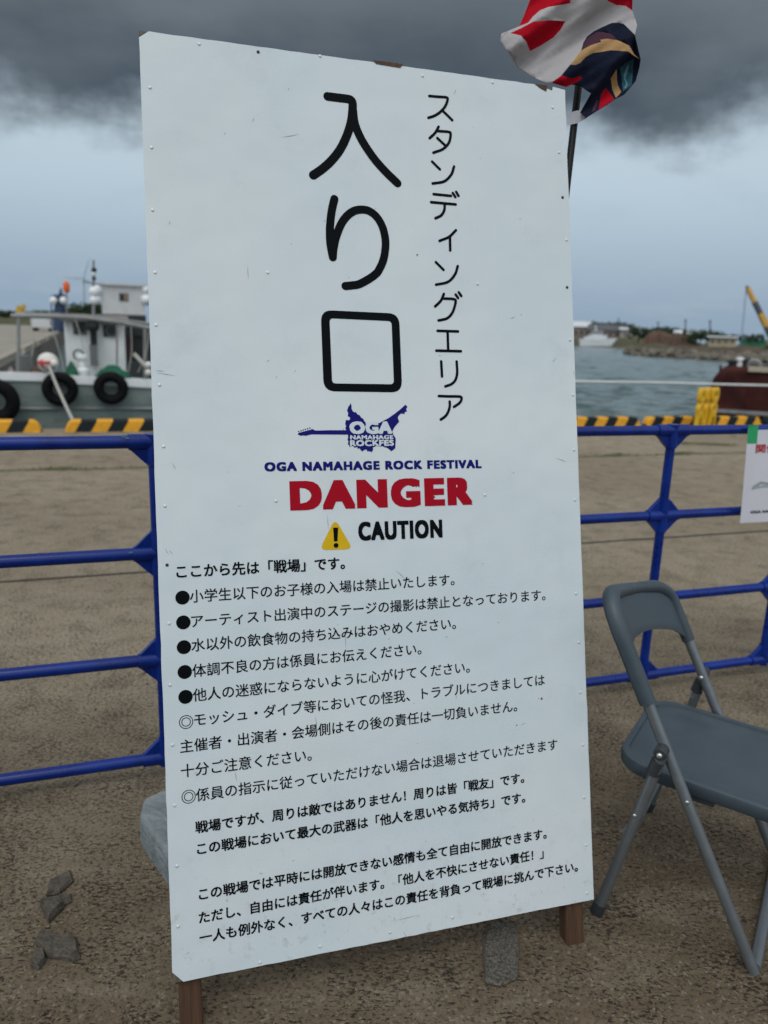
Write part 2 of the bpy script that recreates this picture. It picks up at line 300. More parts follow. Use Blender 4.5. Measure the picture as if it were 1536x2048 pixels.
def bevel(o, wdt, seg=2):
    m = o.modifiers.new('bevel', 'BEVEL'); m.width = wdt; m.segments = seg; m.limit_method = 'ANGLE'; m.angle_limit = R(35)
    return o
def tag(o, label, cat, group=None):
    o['label'] = label; o['category'] = cat
    if group: o['group'] = group
    return o
def kind(o, k): o['kind'] = k; return o
def root(name, loc, label, cat, group=None, mw=None):
    o = bpy.data.objects.new(name, None); COL.objects.link(o); o.empty_display_size = .1
    mw = mw or Matrix.Translation(Vector(loc)); o.matrix_world = mw; MATS[o.name] = mw
    return tag(o, label, cat, group)
def catmull(p, k=8):
    p = [Vector(q) for q in p]
    if len(p) < 3: return p
    out = []
    for i in range(len(p)-1):
        a = p[i-1] if i else p[0]*2-p[1]; b, c = p[i], p[i+1]; d = p[i+2] if i+2 < len(p) else p[-1]*2-p[-2]
        for j in range(k):
            t = j/k; out.append(.5*((2*b) + (c-a)*t + (2*a-5*b+4*c-d)*t*t + (3*b-a-3*c+d)*t**3))
    return out+[p[-1]]
def copy_tree(o, loc, rotz=None):
    c = o.copy(); COL.objects.link(c); c.location = loc
    if rotz is not None: c.rotation_euler.z = rotz
    def kids(a, b):
        for ch in [x for x in bpy.data.objects if x.parent == a]:
            d = ch.copy(); COL.objects.link(d); d.parent = b; kids(ch, d)
    kids(o, c); return c
# ================================================================== THE SETTING
EDGE = 10.15
arm0, arm1 = gnd(0, 735), gnd(130, 660)
def arm_e(d):
    a0, a1 = (arm0.dot(E1), arm0.dot(E2)), (arm1.dot(E1), arm1.dot(E2)); return a0[0] + (a1[0]-a0[0])*(d-a0[1])/(a1[1]-a0[1])
b = MB(); b.add([Q(-300, -300, 0), Q(300, -300, 0), Q(300, EDGE, 0), Q(-300, EDGE, 0)], [(0, 1, 2, 3)])
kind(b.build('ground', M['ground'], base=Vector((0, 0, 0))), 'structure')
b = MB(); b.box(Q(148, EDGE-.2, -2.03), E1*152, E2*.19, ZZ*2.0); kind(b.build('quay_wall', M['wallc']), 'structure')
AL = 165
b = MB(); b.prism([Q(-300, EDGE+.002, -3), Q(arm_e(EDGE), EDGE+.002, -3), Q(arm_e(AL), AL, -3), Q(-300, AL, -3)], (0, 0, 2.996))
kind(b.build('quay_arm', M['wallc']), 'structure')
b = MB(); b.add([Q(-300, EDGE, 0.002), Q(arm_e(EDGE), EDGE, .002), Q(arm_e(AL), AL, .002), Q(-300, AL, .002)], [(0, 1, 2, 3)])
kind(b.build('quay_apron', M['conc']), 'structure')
b = MB()
for i in range(14):      # pale coping blocks along the edge of the arm
    d0 = 12 + i*11; b.box((Q(arm_e(d0)-.2, d0, .09)+Q(arm_e(d0+9)-.2, d0+9, .09))/2, (Q(arm_e(d0+9), d0+9, 0)-Q(arm_e(d0), d0, 0))/2, E1*.13, ZZ*.085)
kind(b.build('quay_coping', mat('pale_coping', (.34, .31, .25), .9, var=.15, vscale=2)), 'structure')
b = MB(); b.add([Q(-7000, -40, WATER-.16), Q(7000, -40, WATER-.16), Q(7000, 9000, WATER-.16), Q(-7000, 9000, WATER-.16)], [(0, 1, 2, 3)])
kind(b.build('water', M['water'], base=Vector((0, 0, WATER-.16))), 'structure')
rw = random.Random(3); WV = []
for i in range(26):      # wind chop: many short crested waves running roughly toward the quay
    wl_ = .34*1.14**i if i < 18 else rw.uniform(.6, 3.0); th = math.pi*1.5-QA*0+rw.gauss(.5, .55); k_ = 2*math.pi/wl_; WV.append((k_*math.cos(th), k_*math.sin(th), rw.uniform(0, 6.28), .0095*wl_**.8*rw.uniform(.6, 1.2)))
rows, cols = [], 520; r_ = 10.5
while r_ < 215: rows.append(r_); r_ *= 1.0105
vs = []
for r_ in rows:
    for j in range(cols+1):
        a = R(-8)+R(52)*j/cols; x, y = r_*math.sin(a), r_*math.cos(a); z = 0
        for kx, ky, ph, am in WV:
            if am and kx*kx+ky*ky < (3.6/(r_*.0105))**2: z += am*math.sin(kx*x+ky*y+ph)
        vs.append((x, y, WATER+z))
me = bpy.data.meshes.new('water'); me.from_pydata(vs, [], [(i*(cols+1)+j, i*(cols+1)+j+1, (i+1)*(cols+1)+j+1, (i+1)*(cols+1)+j) for i in range(len(rows)-1) for j in range(cols)]); me.materials.append(M['water'])
for p in me.polygons: p.use_smooth = True
wo_ = bpy.data.objects.new('water', me); COL.objects.link(wo_); kind(wo_, 'structure')
def strip(name, d, wd, m, wob=.004, e0=-14, e1=22):
    b = MB(); n = 240; vs = []
    for i in range(n+1):
        e = e0+(e1-e0)*i/n; a = random.uniform(-wob, wob); vs += [Q(e, d-wd/2+a, .004), Q(e, d+wd/2+random.uniform(-wob, wob), .004)]
    b.add(vs, [(2*i, 2*i+2, 2*i+3, 2*i+1) for i in range(n)]); kind(b.build(name, m), 'structure')
strip('expansion_joint', 4.09, .022, M['joint'], .003)
strip('expansion_joint', 7.28, .075, M['moss'], .02)
b = MB()
def tuft(e, d, n, h, sp):
    for _ in range(n):
        p = Q(e+random.gauss(0, sp), d+random.gauss(0, .02), 0); a = random.uniform(0, 6.28); l = Vector((math.cos(a), math.sin(a), 0)); hh = h*random.uniform(.4, 1)
        b.add([p-l*.004, p+l*.004, p+l.cross(ZZ)*hh*.5+ZZ*hh], [(0, 1, 2)])
for i in range(130): tuft(random.uniform(-4, 7), 7.28, 7, .025, .05)
for q in ((-.62, 7.28), (6.15, 7.25), (5.3, 7.3), (6.3, 7.3)): tuft(*q, 120, .05, .10)
for k in range(14): tuft(6.7+k*.06, 8.15-k*.025, 40, .04, .05)
kind(b.build('joint_weeds', M['grass']), 'stuff')
# ================================================================== KERB BLOCKS (striped car stops along the quay edge)
def kerb(e0, e1_, phase):
    d0, d1, H = 9.79, 9.96, .145; B = MB()
    def prof(e):
        q = min(e-e0, e1_-e); h = H if q > .10 else H*math.sqrt(max(.05, 1-(1-q/.10)**2)); return h
    st = .183
    edges = [e0]; k = math.floor((e0-phase)/st)-2
    segs = []
    while True:
        a = phase+k*st; bb = a+st
        if a > e1_+.2: break
        segs.append((k % 2, a, bb)); k += 1
    for kk, a, bb in segs:     # slanted stripe: bottom shifted against the top
        B.cur = kk; sub = 8; sh = .075
        for j in range(sub):
            x0, x1 = a+(bb-a)*j/sub, a+(bb-a)*(j+1)/sub
            t0, t1 = [min(max(x+sh, e0), e1_) for x in (x0, x1)]; f0, f1 = [min(max(x, e0), e1_) for x in (x0, x1)]
            if t1-t0 < 1e-5 and f1-f0 < 1e-5: continue
            z0, z1 = prof(t0), prof(t1); c0, c1 = min(.02, z0*.3), min(.02, z1*.3)
            fb0, fb1 = Q(f0, d0, 0), Q(f1, d0, 0); ft0, ft1 = Q(t0, d0+.012, z0-c0), Q(t1, d0+.012, z1-c1)
            g0, g1 = Q(t0, d0+.03, z0), Q(t1, d0+.03, z1); r0, r1 = Q(t0, d1-.03, z0), Q(t1, d1-.03, z1); h0, h1 = Q(t0, d1, 0), Q(t1, d1, 0)
            B.add([fb0, fb1, ft1, ft0, g1, g0, r1, r0, h1, h0], [(0, 1, 2, 3), (3, 2, 4, 5), (5, 4, 6, 7), (7, 6, 8, 9)])
    rt = B.build('car_stop', [M['kyellow'], M['kblack']]); return tag(rt, '', 'car stop', 'striped car stops along the quay edge')
for (a, bb, ph, lab) in ((-3.27, -1.01, -1.21, 'black and yellow car stop at the left edge, ending left of the mooring rope'), (-.74, 1.52, -.45, 'black and yellow car stop below the grey boat, running behind the white sign'),
                     (5.29, 7.55, 6.70, 'black and yellow car stop emerging right of the white sign at the water edge'), (7.68, 9.94, 8.29, 'black and yellow car stop behind the yellow plastic barricade stands'), (10.06, 12.3, 10.1, 'black and yellow car stop above the taped notice at the right edge')):
    kerb(a, bb, ph)['label'] = lab
# ================================================================== BLUE BARRIER FENCE
RZ = (.063, .38, .70, 1.012)
def fence(name, d, posts, ea, eb, left_open, right_open, feet, label):
    rt = root('barrier_fence', Q((ea+eb)/2, d, 0), label, 'barrier fence', 'blue pipe barrier fences')
    for z in RZ: MB().tube([Q(ea, d, z), Q(eb, d, z)], .0175, 16).build('rail', M['blue'], rt, 'auto')
    for pe in posts:
        MB().tube([Q(pe, d, RZ[0]-.012), Q(pe, d, RZ[3])], .0165, 16).build('post', M['blue'], rt, 'auto')
        for i, z in enumerate(RZ):
            b = MB(); l, r_ = (pe > ea+.1), (pe < eb-.1)
            b.tube([Q(pe-(.066 if l else .024), d, z), Q(pe+(.066 if r_ else .024), d, z)], .0215, 18)
            b.tube([Q(pe, d, z-(.062 if i else .022)), Q(pe, d, z+(.062 if i < 3 else .022))], .0213, 18)
            for sx in ([-1] if l else [])+([1] if r_ else []):
                for sz in ([-1] if i else [])+([1] if i < 3 else []):
                    b.prism([Q(pe+sx*.012, d-.009, z+sz*.012), Q(pe+sx*.063, d-.009, z+sz*.019), Q(pe+sx*.055, d-.009, z+sz*.026), Q(pe+sx*.026, d-.009, z+sz*.055), Q(pe+sx*.019, d-.009, z+sz*.06)], E2*.018)
            b.build('corner_socket', M['blue'], rt, 'auto')
    for pe in feet:
        b = MB(); b.box(Q(pe, d, .021), E1*.05, E2*.2, ZZ*.02); bevel(b.build('foot', M['block'], rt), .008)
    return rt
fl = fence('l', 2.1, [-1.13, -.53, .06], -1.72, .06, 1, 0, [-1.13], 'blue pipe barrier fence left of the white sign, ending behind its left edge')
fr = fence('r', 2.2, [.66, 1.245, 1.835, 2.425], .30, 3.6, 0, 1, [.66], 'blue pipe barrier fence right of the white sign, behind the folding chair')
for (x, y, rx) in ((248, 872, 8), (254, 876, 5), (262, 1105, 6)):
    b = MB(); p = at(x, y, 2.0785); b.add([p+E1*math.cos(a)*rx*.0013*random.uniform(.5, 1.2)+ZZ*math.sin(a)*.003*random.uniform(.5, 1.2) for a in [i*.7 for i in range(9)]], [tuple(range(9))])
    b.build('paint_scrape', M['bluechip'], fl)
# ================================================================== THE WHITE SIGN
SO = Vector((-0.37215, 1.17472, 0.10097)); SU = Vector((.958695, .284437, 0)).normalized(); SV = Vector((-.0695, .23522, .96945)).normalized(); SN = SU.cross(SV)
LEG = .1045; SW, SH = .91, 1.82
SO0 = SO - SV*LEG
SMW = Matrix(((SU.x, -SN.x, SV.x, SO0.x), (SU.y, -SN.y, SV.y, SO0.y), (SU.z, -SN.z, SV.z, SO0.z), (0, 0, 0, 1)))
sign = root('sign_board', SO0, 'large white standing sign board with black Japanese lettering on brown timber legs', 'sign', mw=SMW)
def S(u_, v_, y=0.0): return SO + SU*u_ + SV*v_ - SN*y       # y>0 goes behind the face
def suv(px, py):
    r = ray(px, py); t = ((SO-CC).dot(SN))/(r.dot(SN)); p = CC+r*t-SO; return p.dot(SU), p.dot(SV)
# face sheet with a slightly worn outline
def wob(a, b_, n, amp):
    o = []
    for i in range(n):
        t = i/n; o.append((a[0]+(b_[0]-a[0])*t, a[1]+(b_[1]-a[1])*t))
    nx, ny = -(b_[1]-a[1]), b_[0]-a[0]; l = math.hypot(nx, ny); nx /= l; ny /= l
    return [(p[0]+nx*amp*random.uniform(0, 1), p[1]+ny*amp*random.uniform(0, 1)) for p in o]
tl, bl = [(.0, SH-.013), (.016, SH)], [(.020, 0), (0, .022)]
out = [(0.020, 0)] + wob((.022, 0), (SW, 0), 40, .0012)[1:] + wob((SW, 0), (SW, SH), 60, .0012) + [(SW, SH-.004), (SW-.03, SH-.0005), (SW-.032, SH-.010), (SW-.046, SH-.006), (SW-.06, SH)] + wob((SW-.06, SH), (.02, SH), 40, .0012)[1:] + [(.018, SH), (0, SH-.014)] + wob((0, SH-.014), (0, .022), 60, .0012)[1:] + [(0, .022)]
b = MB(); b.prism([S(p[0], p[1], 0) for p in out], -SN*.003); b.build('face_sheet', M['board'], sign)
b = MB(); b.box(S(SW/2, SH/2, .0085), SU*(SW/2-.001), SV*(SH/2-.001), SN*.0052); b.build('plywood_backing', M['oldply'], sign)
for u0 in (.032, .868):
    b = MB(); b.box(S(u0, (SH-LEG)/2-.004, .0142+.0175), SU*.0215, SV*((SH+LEG)/2-.004), SN*.0175); bevel(b.build('leg', M['leg'], sign), .003)
for v0 in (.05, .95, 1.77):
    b = MB(); b.box(S(SW/2, v0, .0145+.017), SU*(.836/2-.023), SV*.02, SN*.0168); b.build('crossbar', M['leg'], sign)
for u0 in (.032, .868):
    top = S(u0, 1.25, .062); ft = Vector((SO0+SU*u0)[:])+(-SN*Vector((1, 1, 0))).normalized()*.62; ft.z = .02
    ax = (top-ft); side = SU; th = ax.normalized().cross(side)
    b = MB(); b.box((top+ft)/2, ax/2, side*.019, th*.014); b.build('back_stay', M['leg'], sign)
for pl in (((745, 121), (772, 124), (806, 129), (800, 136), (770, 131), (752, 128)), ((1068, 168), (1095, 172), (1092, 183), (1082, 178))):
    b = MB(); b.add([S(*suv(*p), -.0012) for p in pl], [tuple(range(len(pl)))]); b.build('torn_edge', M['leg'], sign)
# ---- lettering
def text2d(body, off=0.0, res=3, space=1.0):
    vs, fs = _text2d(body, space, res)
    if off:
        ox, oy = off if isinstance(off, tuple) else (off, off); k = [(i*ox, j*oy) for i in (-1, 0, 1) for j in (-1, 0, 1)] if ox > .012 else [(-ox, -oy), (ox, -oy), (-ox, oy), (ox, oy)]; n = len(vs)
        fs = [tuple(i+n*q for i in f) for q in range(len(k)) for f in fs]; vs = [(x+dx, y+dy, q*.00004) for q, (dx, dy) in enumerate(k) for x, y in vs]
    return vs, fs
def _text2d(body, space=1.0, res=3):
    cu = bpy.data.curves.new('t', 'FONT'); cu.body = body; cu.space_character = space; cu.resolution_u = res
    o = bpy.data.objects.new('t', cu); COL.objects.link(o); dg = bpy.context.evaluated_depsgraph_get()
    me = bpy.data.meshes.new_from_object(o.evaluated_get(dg)); vs = [(v.co.x, v.co.y) for v in me.vertices]; fs = [tuple(p.vertices) for p in me.polygons]
    bpy.data.objects.remove(o); bpy.data.curves.remove(cu); bpy.data.meshes.remove(me); return vs, fs
def fit(vs, x0, x1, y0, y1):
    ax, bx = min(v[0] for v in vs), max(v[0] for v in vs); ay, by = min(v[1] for v in vs), max(v[1] for v in vs)
    return [(x0+(v[0]-ax)*(x1-x0)/(bx-ax), y0+(v[1]-ay)*(y1-y0)/(by-ay), v[2] if len(v) > 2 else 0) for v in vs]
TXT = 'lettering'
def put(vs, fs, m, y=-.0006, name=TXT, parent=sign):
    b = MB(); b.add([S(v[0], v[1], y-(v[2] if len(v) > 2 else 0)) for v in vs], fs); return b.build(name, m, parent)
def line(body, pa, pb, bold=.0085, hy=1.0):
    (u0, va), (u1, vb) = suv(*pa), suv(*pb); vs, fs = text2d(body, bold); ax, bx = min(v[0] for v in vs), max(v[0] for v in vs); ay = min(v[1] for v in vs)
    sx = (u1-u0)/(bx-ax); sy = sx*hy; sl_ = (vb-va)/(u1-u0)
    put([(u0+(v[0]-ax)*sx, va+(v[0]-ax)*sx*sl_+(v[1]-ay)*sy, v[2] if len(v) > 2 else 0) for v in vs], fs, M['black'])
BD = .021
line('ここから先は「戦場」です。', (352.9, 1157.3), (690, 1138.7), BD)
line('小学生以下のお子様の入場は禁止いたします。', (380, 1206), (909, 1170.8))
line('アーティスト出演中のステージの撮影は禁止となっております。', (383, 1256), (1091, 1200.8))
line('水以外の飲食物の持ち込みはおやめください。', (383, 1304), (912, 1258.4))
line('体調不良の方は係員にお伝えください。', (385, 1355), (843, 1309))
line('他人の迷惑にならないように心がけてください。', (386, 1403.7), (939.7, 1345.5))
line('モッシュ・ダイブ等においての怪我、トラブルにつきましては', (388.7, 1453), (1089.5, 1370.7))
line('主催者・出演者・会場側はその後の責任は一切負いません。', (360.6, 1506.8), (1034.5, 1423))
line('十分ご注意ください。', (362.3, 1555.9), (623.6, 1521.5))
line('係員の指示に従っていただけない場合は退場させていただきます', (392.4, 1603.7), (1115, 1499.7))
line('戦場ですが、周りは敵ではありません！周りは皆「戦友」です。', (391, 1667.6), (1048.5, 1565.9), BD)
line('この戦場において最大の武器は「他人を思いやる気持ち」です。', (394.4, 1710.6), (1050.6, 1605.4), BD)
line('この戦場では平時には開放できない感情も全て自由に開放できます。', (398, 1801.4), (1093.4, 1677.3), BD)
line('ただし、自由には責任が伴います。「他人を不快にさせない責任！」', (398, 1848), (1087.4, 1717), BD)
line('一人も例外なく、すべての人々はこの責任を背負って戦場に挑んで下さい。', (399.3, 1888), (1155.7, 1743), BD)
def disc(px, py, rpx, n=32):
    u0, v0 = suv(px, py); r = rpx*.001015; return [(u0+r*math.cos(2*math.pi*i/n), v0+r*math.sin(2*math.pi*i/n)) for i in range(n)]
for (x, y) in ((364.9, 1195.1), (366.6, 1244.7), (367.8, 1294.2), (369.5, 1343.8), (371, 1393.6)):
    put(disc(x, y, 13.2), [tuple(range(32))], M['black'], name='bullet')
for (x, y) in ((372.1, 1443.8), (377.3, 1593.1)):
    vs = []; fs = []
    for ro, ri in ((13.0, 11.6), (8.6, 7.2)):
        o = len(vs); vs += disc(x, y, ro)+disc(x, y, ri); fs += [(o+i, o+(i+1) % 32, o+32+(i+1) % 32, o+32+i) for i in range(32)]
    put(vs, fs, M['black'], name='bullet')
# ---- big rounded characters drawn as brush strokes
def ribbon(pts, wd, y):
    p = catmull([Vector((*q, 0)) for q in pts], 8); n = len(p); lft, rgt = [], []
    for i in range(n):
        t = (p[min(i+1, n-1)]-p[max(i-1, 0)]).normalized(); q = Vector((-t.y, t.x, 0)); lft.append(p[i]+q*wd/2); rgt.append(p[i]-q*wd/2)
    b = [(v.x, v.y) for v in lft]+[(v.x, v.y) for v in rgt]; fs = [(i, i+1, n+i+1, n+i) for i in range(n-1)]
    for c, a, k in ((p[0], p[0]-p[1], 0), (p[-1], p[-1]-p[-2], n-1)):
        a0 = math.atan2(a.y, a.x); o = len(b); b += [(c.x+wd/2*math.cos(a0+t), c.y+wd/2*math.sin(a0+t)) for t in [(-math.pi/2)+math.pi*i/10 for i in range(11)]]; fs.append(tuple(range(o, o+11)))
    return b, fs
def glyph(strokes, wpx, org, name='lettering'):
    vs, fs, ys = [], [], []
    b = MB(); K = .2474
    for j, st in enumerate(strokes):
        pts = [suv(org[0]+x*K, org[1]+y*K) for x, y in st]; v, f = ribbon(pts, wpx*K*.00103, 0); b.add([S(q[0], q[1], -.0006-.00008*j) for q in v], f)
    b.build(name, M['black'], sign)
O5, O6 = (580, 170), (580, 520)
def six(l): return [(x, y+1414.7) for x, y in l]
glyph([[(303, 93), (380, 103), (455, 112), (488, 120), (503, 140), (505, 185), (494, 290), (462, 400), (408, 515), (340, 605), (265, 675), (187, 730)], [(505, 185), (520, 300), (556, 400), (612, 500), (690, 610), (775, 705), (867, 794)]], 70, O5)
glyph([[(358, 922), (338, 1010), (326, 1100), (321, 1190), (326, 1290), (345, 1393)], [(345, 1393), (350, 1330), (368, 1240), (405, 1140), (450, 1070), (510, 1022), (575, 1008), (640, 1020), (702, 1070), (745, 1145), (768, 1235), (770, 1320), (752, 1420), (715, 1500), (690, 1530)]+six([(640, 152), (560, 195), (500, 206), (447, 211)])], 66, O5)
def rrect(c, r, n=6):
    o = []
    for i in range(4):
        p0, p1, p2 = Vector((*c[i-1], 0)), Vector((*c[i], 0)), Vector((*c[(i+1) % 4], 0)); a = (p0-p1).normalized(); b_ = (p2-p1).normalized()
        for k in range(n+1):
            t = k/n; q = (1-t)**2*(p1+a*r)+2*t*(1-t)*p1+t*t*(p1+b_*r); o.append((q.x, q.y))
    return o
oc = rrect([suv(O6[0]+x*.2474, O6[1]+y*.2474) for x, y in ((247, 404), (881, 434), (906, 1071), (272, 1061))], .024)
ic = rrect([suv(O6[0]+x*.2474, O6[1]+y*.2474) for x, y in ((318, 471), (820, 495), (839, 1005), (340, 998))], .008)
put(oc+ic, [(i, (i+1) % len(oc), len(oc)+(i+1) % len(oc), len(oc)+i) for i in range(len(oc))], M['black'])
KW = 23
for org, stv in ((O5, [[(1125, 90), (1200, 96), (1262, 101), (1273, 118), (1255, 170), (1218, 215), (1170, 248), (1118, 266)], [(1228, 205), (1268, 243), (1310, 285)]]),
                 (O5, [[(1200, 338), (1172, 388), (1128, 430)], [(1192, 373), (1280, 380), (1297, 398), (1284, 465), (1236, 518), (1158, 548)], [(1190, 430), (1250, 486)]]),
                 (O5, [[(1148, 620), (1210, 682)], [(1325, 660), (1302, 725), (1245, 780), (1152, 797)]]),
                 (O5, [[(1160, 883), (1300, 897)], [(1140, 948), (1338, 966)], [(1250, 965), (1245, 1015), (1220, 1055), (1175, 1078)], [(1315, 875), (1335, 906)], [(1342, 865), (1360, 896)]]),
                 (O5, [[(1340, 1175), (1285, 1228), (1208, 1261)], [(1292, 1230), (1294, 1338)]]),
                 (O6, [[(1178, 18), (1240, 80)], [(1355, 50), (1332, 118), (1275, 178), (1180, 200)]]),
                 (O6, [[(1243, 275), (1218, 330), (1172, 376)], [(1240, 312), (1322, 317), (1338, 340), (1312, 425), (1268, 472), (1200, 489)], [(1338, 280), (1357, 307)], [(1363, 262), (1383, 291)]]),
                 (O6, [[(1192, 573), (1357, 578)], [(1273, 578), (1278, 735)], [(1182, 733), (1380, 738)]]),
                 (O6, [[(1221, 820), (1228, 942)], [(1346, 822), (1350, 915), (1335, 972), (1303, 1004), (1255, 1022)]]),
                 (O6, [[(1203, 1100), (1290, 1103), (1372, 1105), (1386, 1122), (1370, 1155), (1325, 1188)], [(1290, 1145), (1290, 1185), (1277, 1230), (1255, 1263), (1218, 1290)]])):
    glyph(stv, KW, org)
# ---- latin lines
def latin(body, pa, pb, cap, off, m, y=-.0006, space=1.0):
    (u0, v0), (u1, v1) = suv(*pa), suv(*pb); vs, fs = text2d(body, off, 4, space); vs = fit(vs, u0, u1, 0, cap*.00103); put([(x, y_+v0+(v1-v0)*(x-u0)/(u1-u0), q) for x, y_, q in vs], fs, m, y)
latin('OGA NAMAHAGE ROCK FESTIVAL', (529, 943.2), (963, 936.5), 18.0, (.062, .045), M['navy'], space=1.21)
latin('DANGER', (580.5, 1022), (945, 1010), 58.5, (.072, .046), M['red'], space=1.22)
latin('CAUTION', (717, 1082), (885, 1075.5), 38, (.058, .04), M['black'], space=1.17)
def tri(c, r, n=8):
    o = []
    for i in range(3):
        p0, p1, p2 = [Vector((*c[(i+k) % 3], 0)) for k in (-1, 0, 1)]; a = (p0-p1).normalized(); b_ = (p2-p1).normalized()
        for k in range(n+1): t = k/n; q = (1-t)**2*(p1+a*r)+2*t*(1-t)*p1+t*t*(p1+b_*r); o.append((q.x, q.y))
    return o
K6 = .3255
def z6(x, y): return suv(500+x*K6, 780+y*K6)
tp = tri([z6(522, 790), z6(632, 978), z6(426, 984)], .016); put(tp, [tuple(range(len(tp)))], M['yellow'], name='warning_triangle')
put([z6(510, 846), z6(541, 845), z6(537, 930), z6(515, 931)], [(0, 1, 2, 3)], M['black'], -.0009, 'exclamation_mark'); put(disc(500+528*K6, 780+955*K6, 5.0), [tuple(range(32))], M['black'], -.0009, 'exclamation_mark')
# ---- guitar shaped logo
LG = [(62, 1410), (68, 1398), (90, 1392), (118, 1384), (160, 1374), (180, 1366), (190, 1372), (205, 1379), (330, 1376), (455, 1376), (446, 1360), (452, 1345), (446, 1325), (450, 1298), (458, 1292), (472, 1297), (485, 1287), (483, 1272), (466, 1262), (470, 1238), (460, 1216), (468, 1196), (472, 1182), (480, 1178), (488, 1157), (497, 1178), (496, 1200), (506, 1222), (520, 1232), (530, 1229), (545, 1248), (562, 1255), (575, 1275), (592, 1284), (598, 1300), (610, 1312), (612, 1326), (640, 1334), (690, 1328), (725, 1316), (760, 1297), (800, 1275), (845, 1243), (890, 1208), (932, 1170), (948, 1186), (938, 1205), (945, 1225), (928, 1228), (924, 1245), (898, 1241), (880, 1254), (870, 1274), (882, 1308), (862, 1330), (845, 1350), (826, 1385), (832, 1405), (840, 1420), (854, 1442), (852, 1482), (850, 1522), (820, 1546), (790, 1522), (765, 1513), (745, 1505), (725, 1508), (700, 1495), (682, 1512), (668, 1515), (672, 1532), (660, 1553), (640, 1545), (625, 1548), (618, 1532), (600, 1535), (585, 1548), (572, 1538), (562, 1522), (545, 1526), (543, 1510), (520, 1519), (512, 1503), (490, 1506), (480, 1512), (478, 1496), (466, 1490), (472, 1470), (464, 1450), (470, 1430), (466, 1412), (330, 1411), (200, 1410), (172, 1410), (150, 1415), (130, 1421), (110, 1418), (85, 1421)]
def l6(x, y): return suv(O6[0]+x*.2474, O6[1]+y*.2474)
put([l6(*p) for p in LG], [tuple(range(len(LG)))], M['navy'], name='logo')
for i in range(6): put(disc(580+(70+i*18)*.2474, 520+(1386-i*5.5)*.2474, 1.4, 12)[:12], [tuple(range(12))], M['navy'], name='logo_dot')
def rough(body, pa, pb, cap, off):
    (u0, v0), (u1, v1) = l6(*pa), l6(*pb); vs, fs = text2d(body, off, 4, 1.1); vs = fit(vs, u0, u1, 0, cap*.2474*.00103)
    put([(x+random.uniform(-.0005, .0005), y_+v0+(v1-v0)*(x-u0)/(u1-u0)+random.uniform(-.0005, .0005), q) for x, y_, q in vs], fs, M['cream'], -.0009, 'logo_lettering')
rough('OGA', (483, 1408), (826, 1406), 102, (.06, .05)); rough('NAMAHAGE', (486, 1452), (834, 1450), 35, (.042, .032)); rough('ROCKFES', (484, 1506), (838, 1502), 48, (.045, .036))
# ---- screws, holes, scuffs, chipped corners
scr = [(300, 175), (398, 88), (516, 104), (640, 112), (845, 152), (985, 165), (1105, 215), (1118, 305), (1125, 395), (1133, 480), (1134, 575), (303, 295), (305, 420), (310, 545), (312, 650), (319, 770), (327, 893), (330, 1012), (334, 1130), (338, 1247), (340, 1370), (345, 1490), (349, 1611), (354, 1732), (356, 1853), (1140, 680), (1146, 790), (1148, 900), (1150, 1000), (1152, 1187), (1157, 1285), (1160, 1385), (1166, 1490), (1168, 1595), (1172, 1690), (1174, 1786), (535, 545), (955, 568), (552, 1002), (970, 990), (640, 1893), (905, 1835), (780, 1865), (520, 1925)]
for i, (x, y) in enumerate(scr):
    u0, v0 = suv(x, y); r = .0032; dk = i in (2, 10, 18, 8)
    b = MB(); b.lathe(S(u0, v0, -.0001), [(r*1.0, -.0002), (r*.98, .0006), (r*.75, .0013), (r*.3, .0015)], SN, 14)
    b.build('screw', M['rustscrew'] if dk else M['screw'], sign, True)
sc = [((495, 530), (497, 560)), ((508, 235), (506, 245)), ((345, 1110), (338, 1100)), ((372, 1910), (380, 1903)), ((690, 1260), (692, 1300)), ((790, 1140), (812, 1160)), ((788, 1842), (840, 1829)), ((788, 1842), (789, 1834)), ((806, 1862), (815, 1878)), ((655, 1030), (657, 1060)), ((630, 1430), (633, 1460)), ((1147, 740), (1150, 752)), ((330, 1095), (338, 1110)), ((345, 925), (352, 940)), ((1040, 1450), (1052, 1446)), ((470, 1540), (474, 1565)), ((1075, 1395), (1080, 1398)), ((834, 508), (835, 511)), ((575, 175), (578, 181)), ((310, 745), (352, 752)), ((310, 741), (330, 742)), ((1110, 915), (1135, 925)), ((560, 275), (600, 268))]
rs = random.Random(5)
for _ in range(44):
    x_, y_ = rs.uniform(300, 1150), rs.uniform(130, 1850); a_ = rs.choice((1.5, 1.65, .3, -.5, 2.3))+rs.gauss(0, .25); l_ = rs.choice((3, 4, 6, 9, 14)); q_ = (x_+l_*math.cos(a_), y_+l_*math.sin(a_))
    if .01 < suv(x_, y_)[0] < .9 and .02 < suv(*q_)[0] < .9: sc.append(((x_, y_), q_))
for p, q in sc:
    b = MB()
    a, c = Vector((*suv(*p), 0)), Vector((*suv(*q), 0)); t = (c-a).normalized(); nrm = Vector((-t.y, t.x, 0))*.0006; mid = (a+c)/2+nrm*random.uniform(-2, 2)
    vs = [a, mid-nrm, c, mid+nrm]; b.add([S(v.x, v.y, -.0005) for v in vs], [(0, 1, 2, 3)])
    b.build('scratch', M['scuff'], sign)
for (x, y, r) in ((868, 994, 2.0), (1083, 1397, 2.2), (760, 125, 1.6), (834, 510, 1.6), (1033, 1450, 1.3)):
    put(disc(x, y, r, 10)[:10], [tuple(range(10))], M['rustscrew'], -.0012, 'hole')
b = MB(); b.prism([S(.0, SH-.012, .0005), S(.015, SH-.001, .0005), S(.0005, SH-.001, .0005)], -SN*.002); b.build('chipped_corner', M['oldply'], sign)
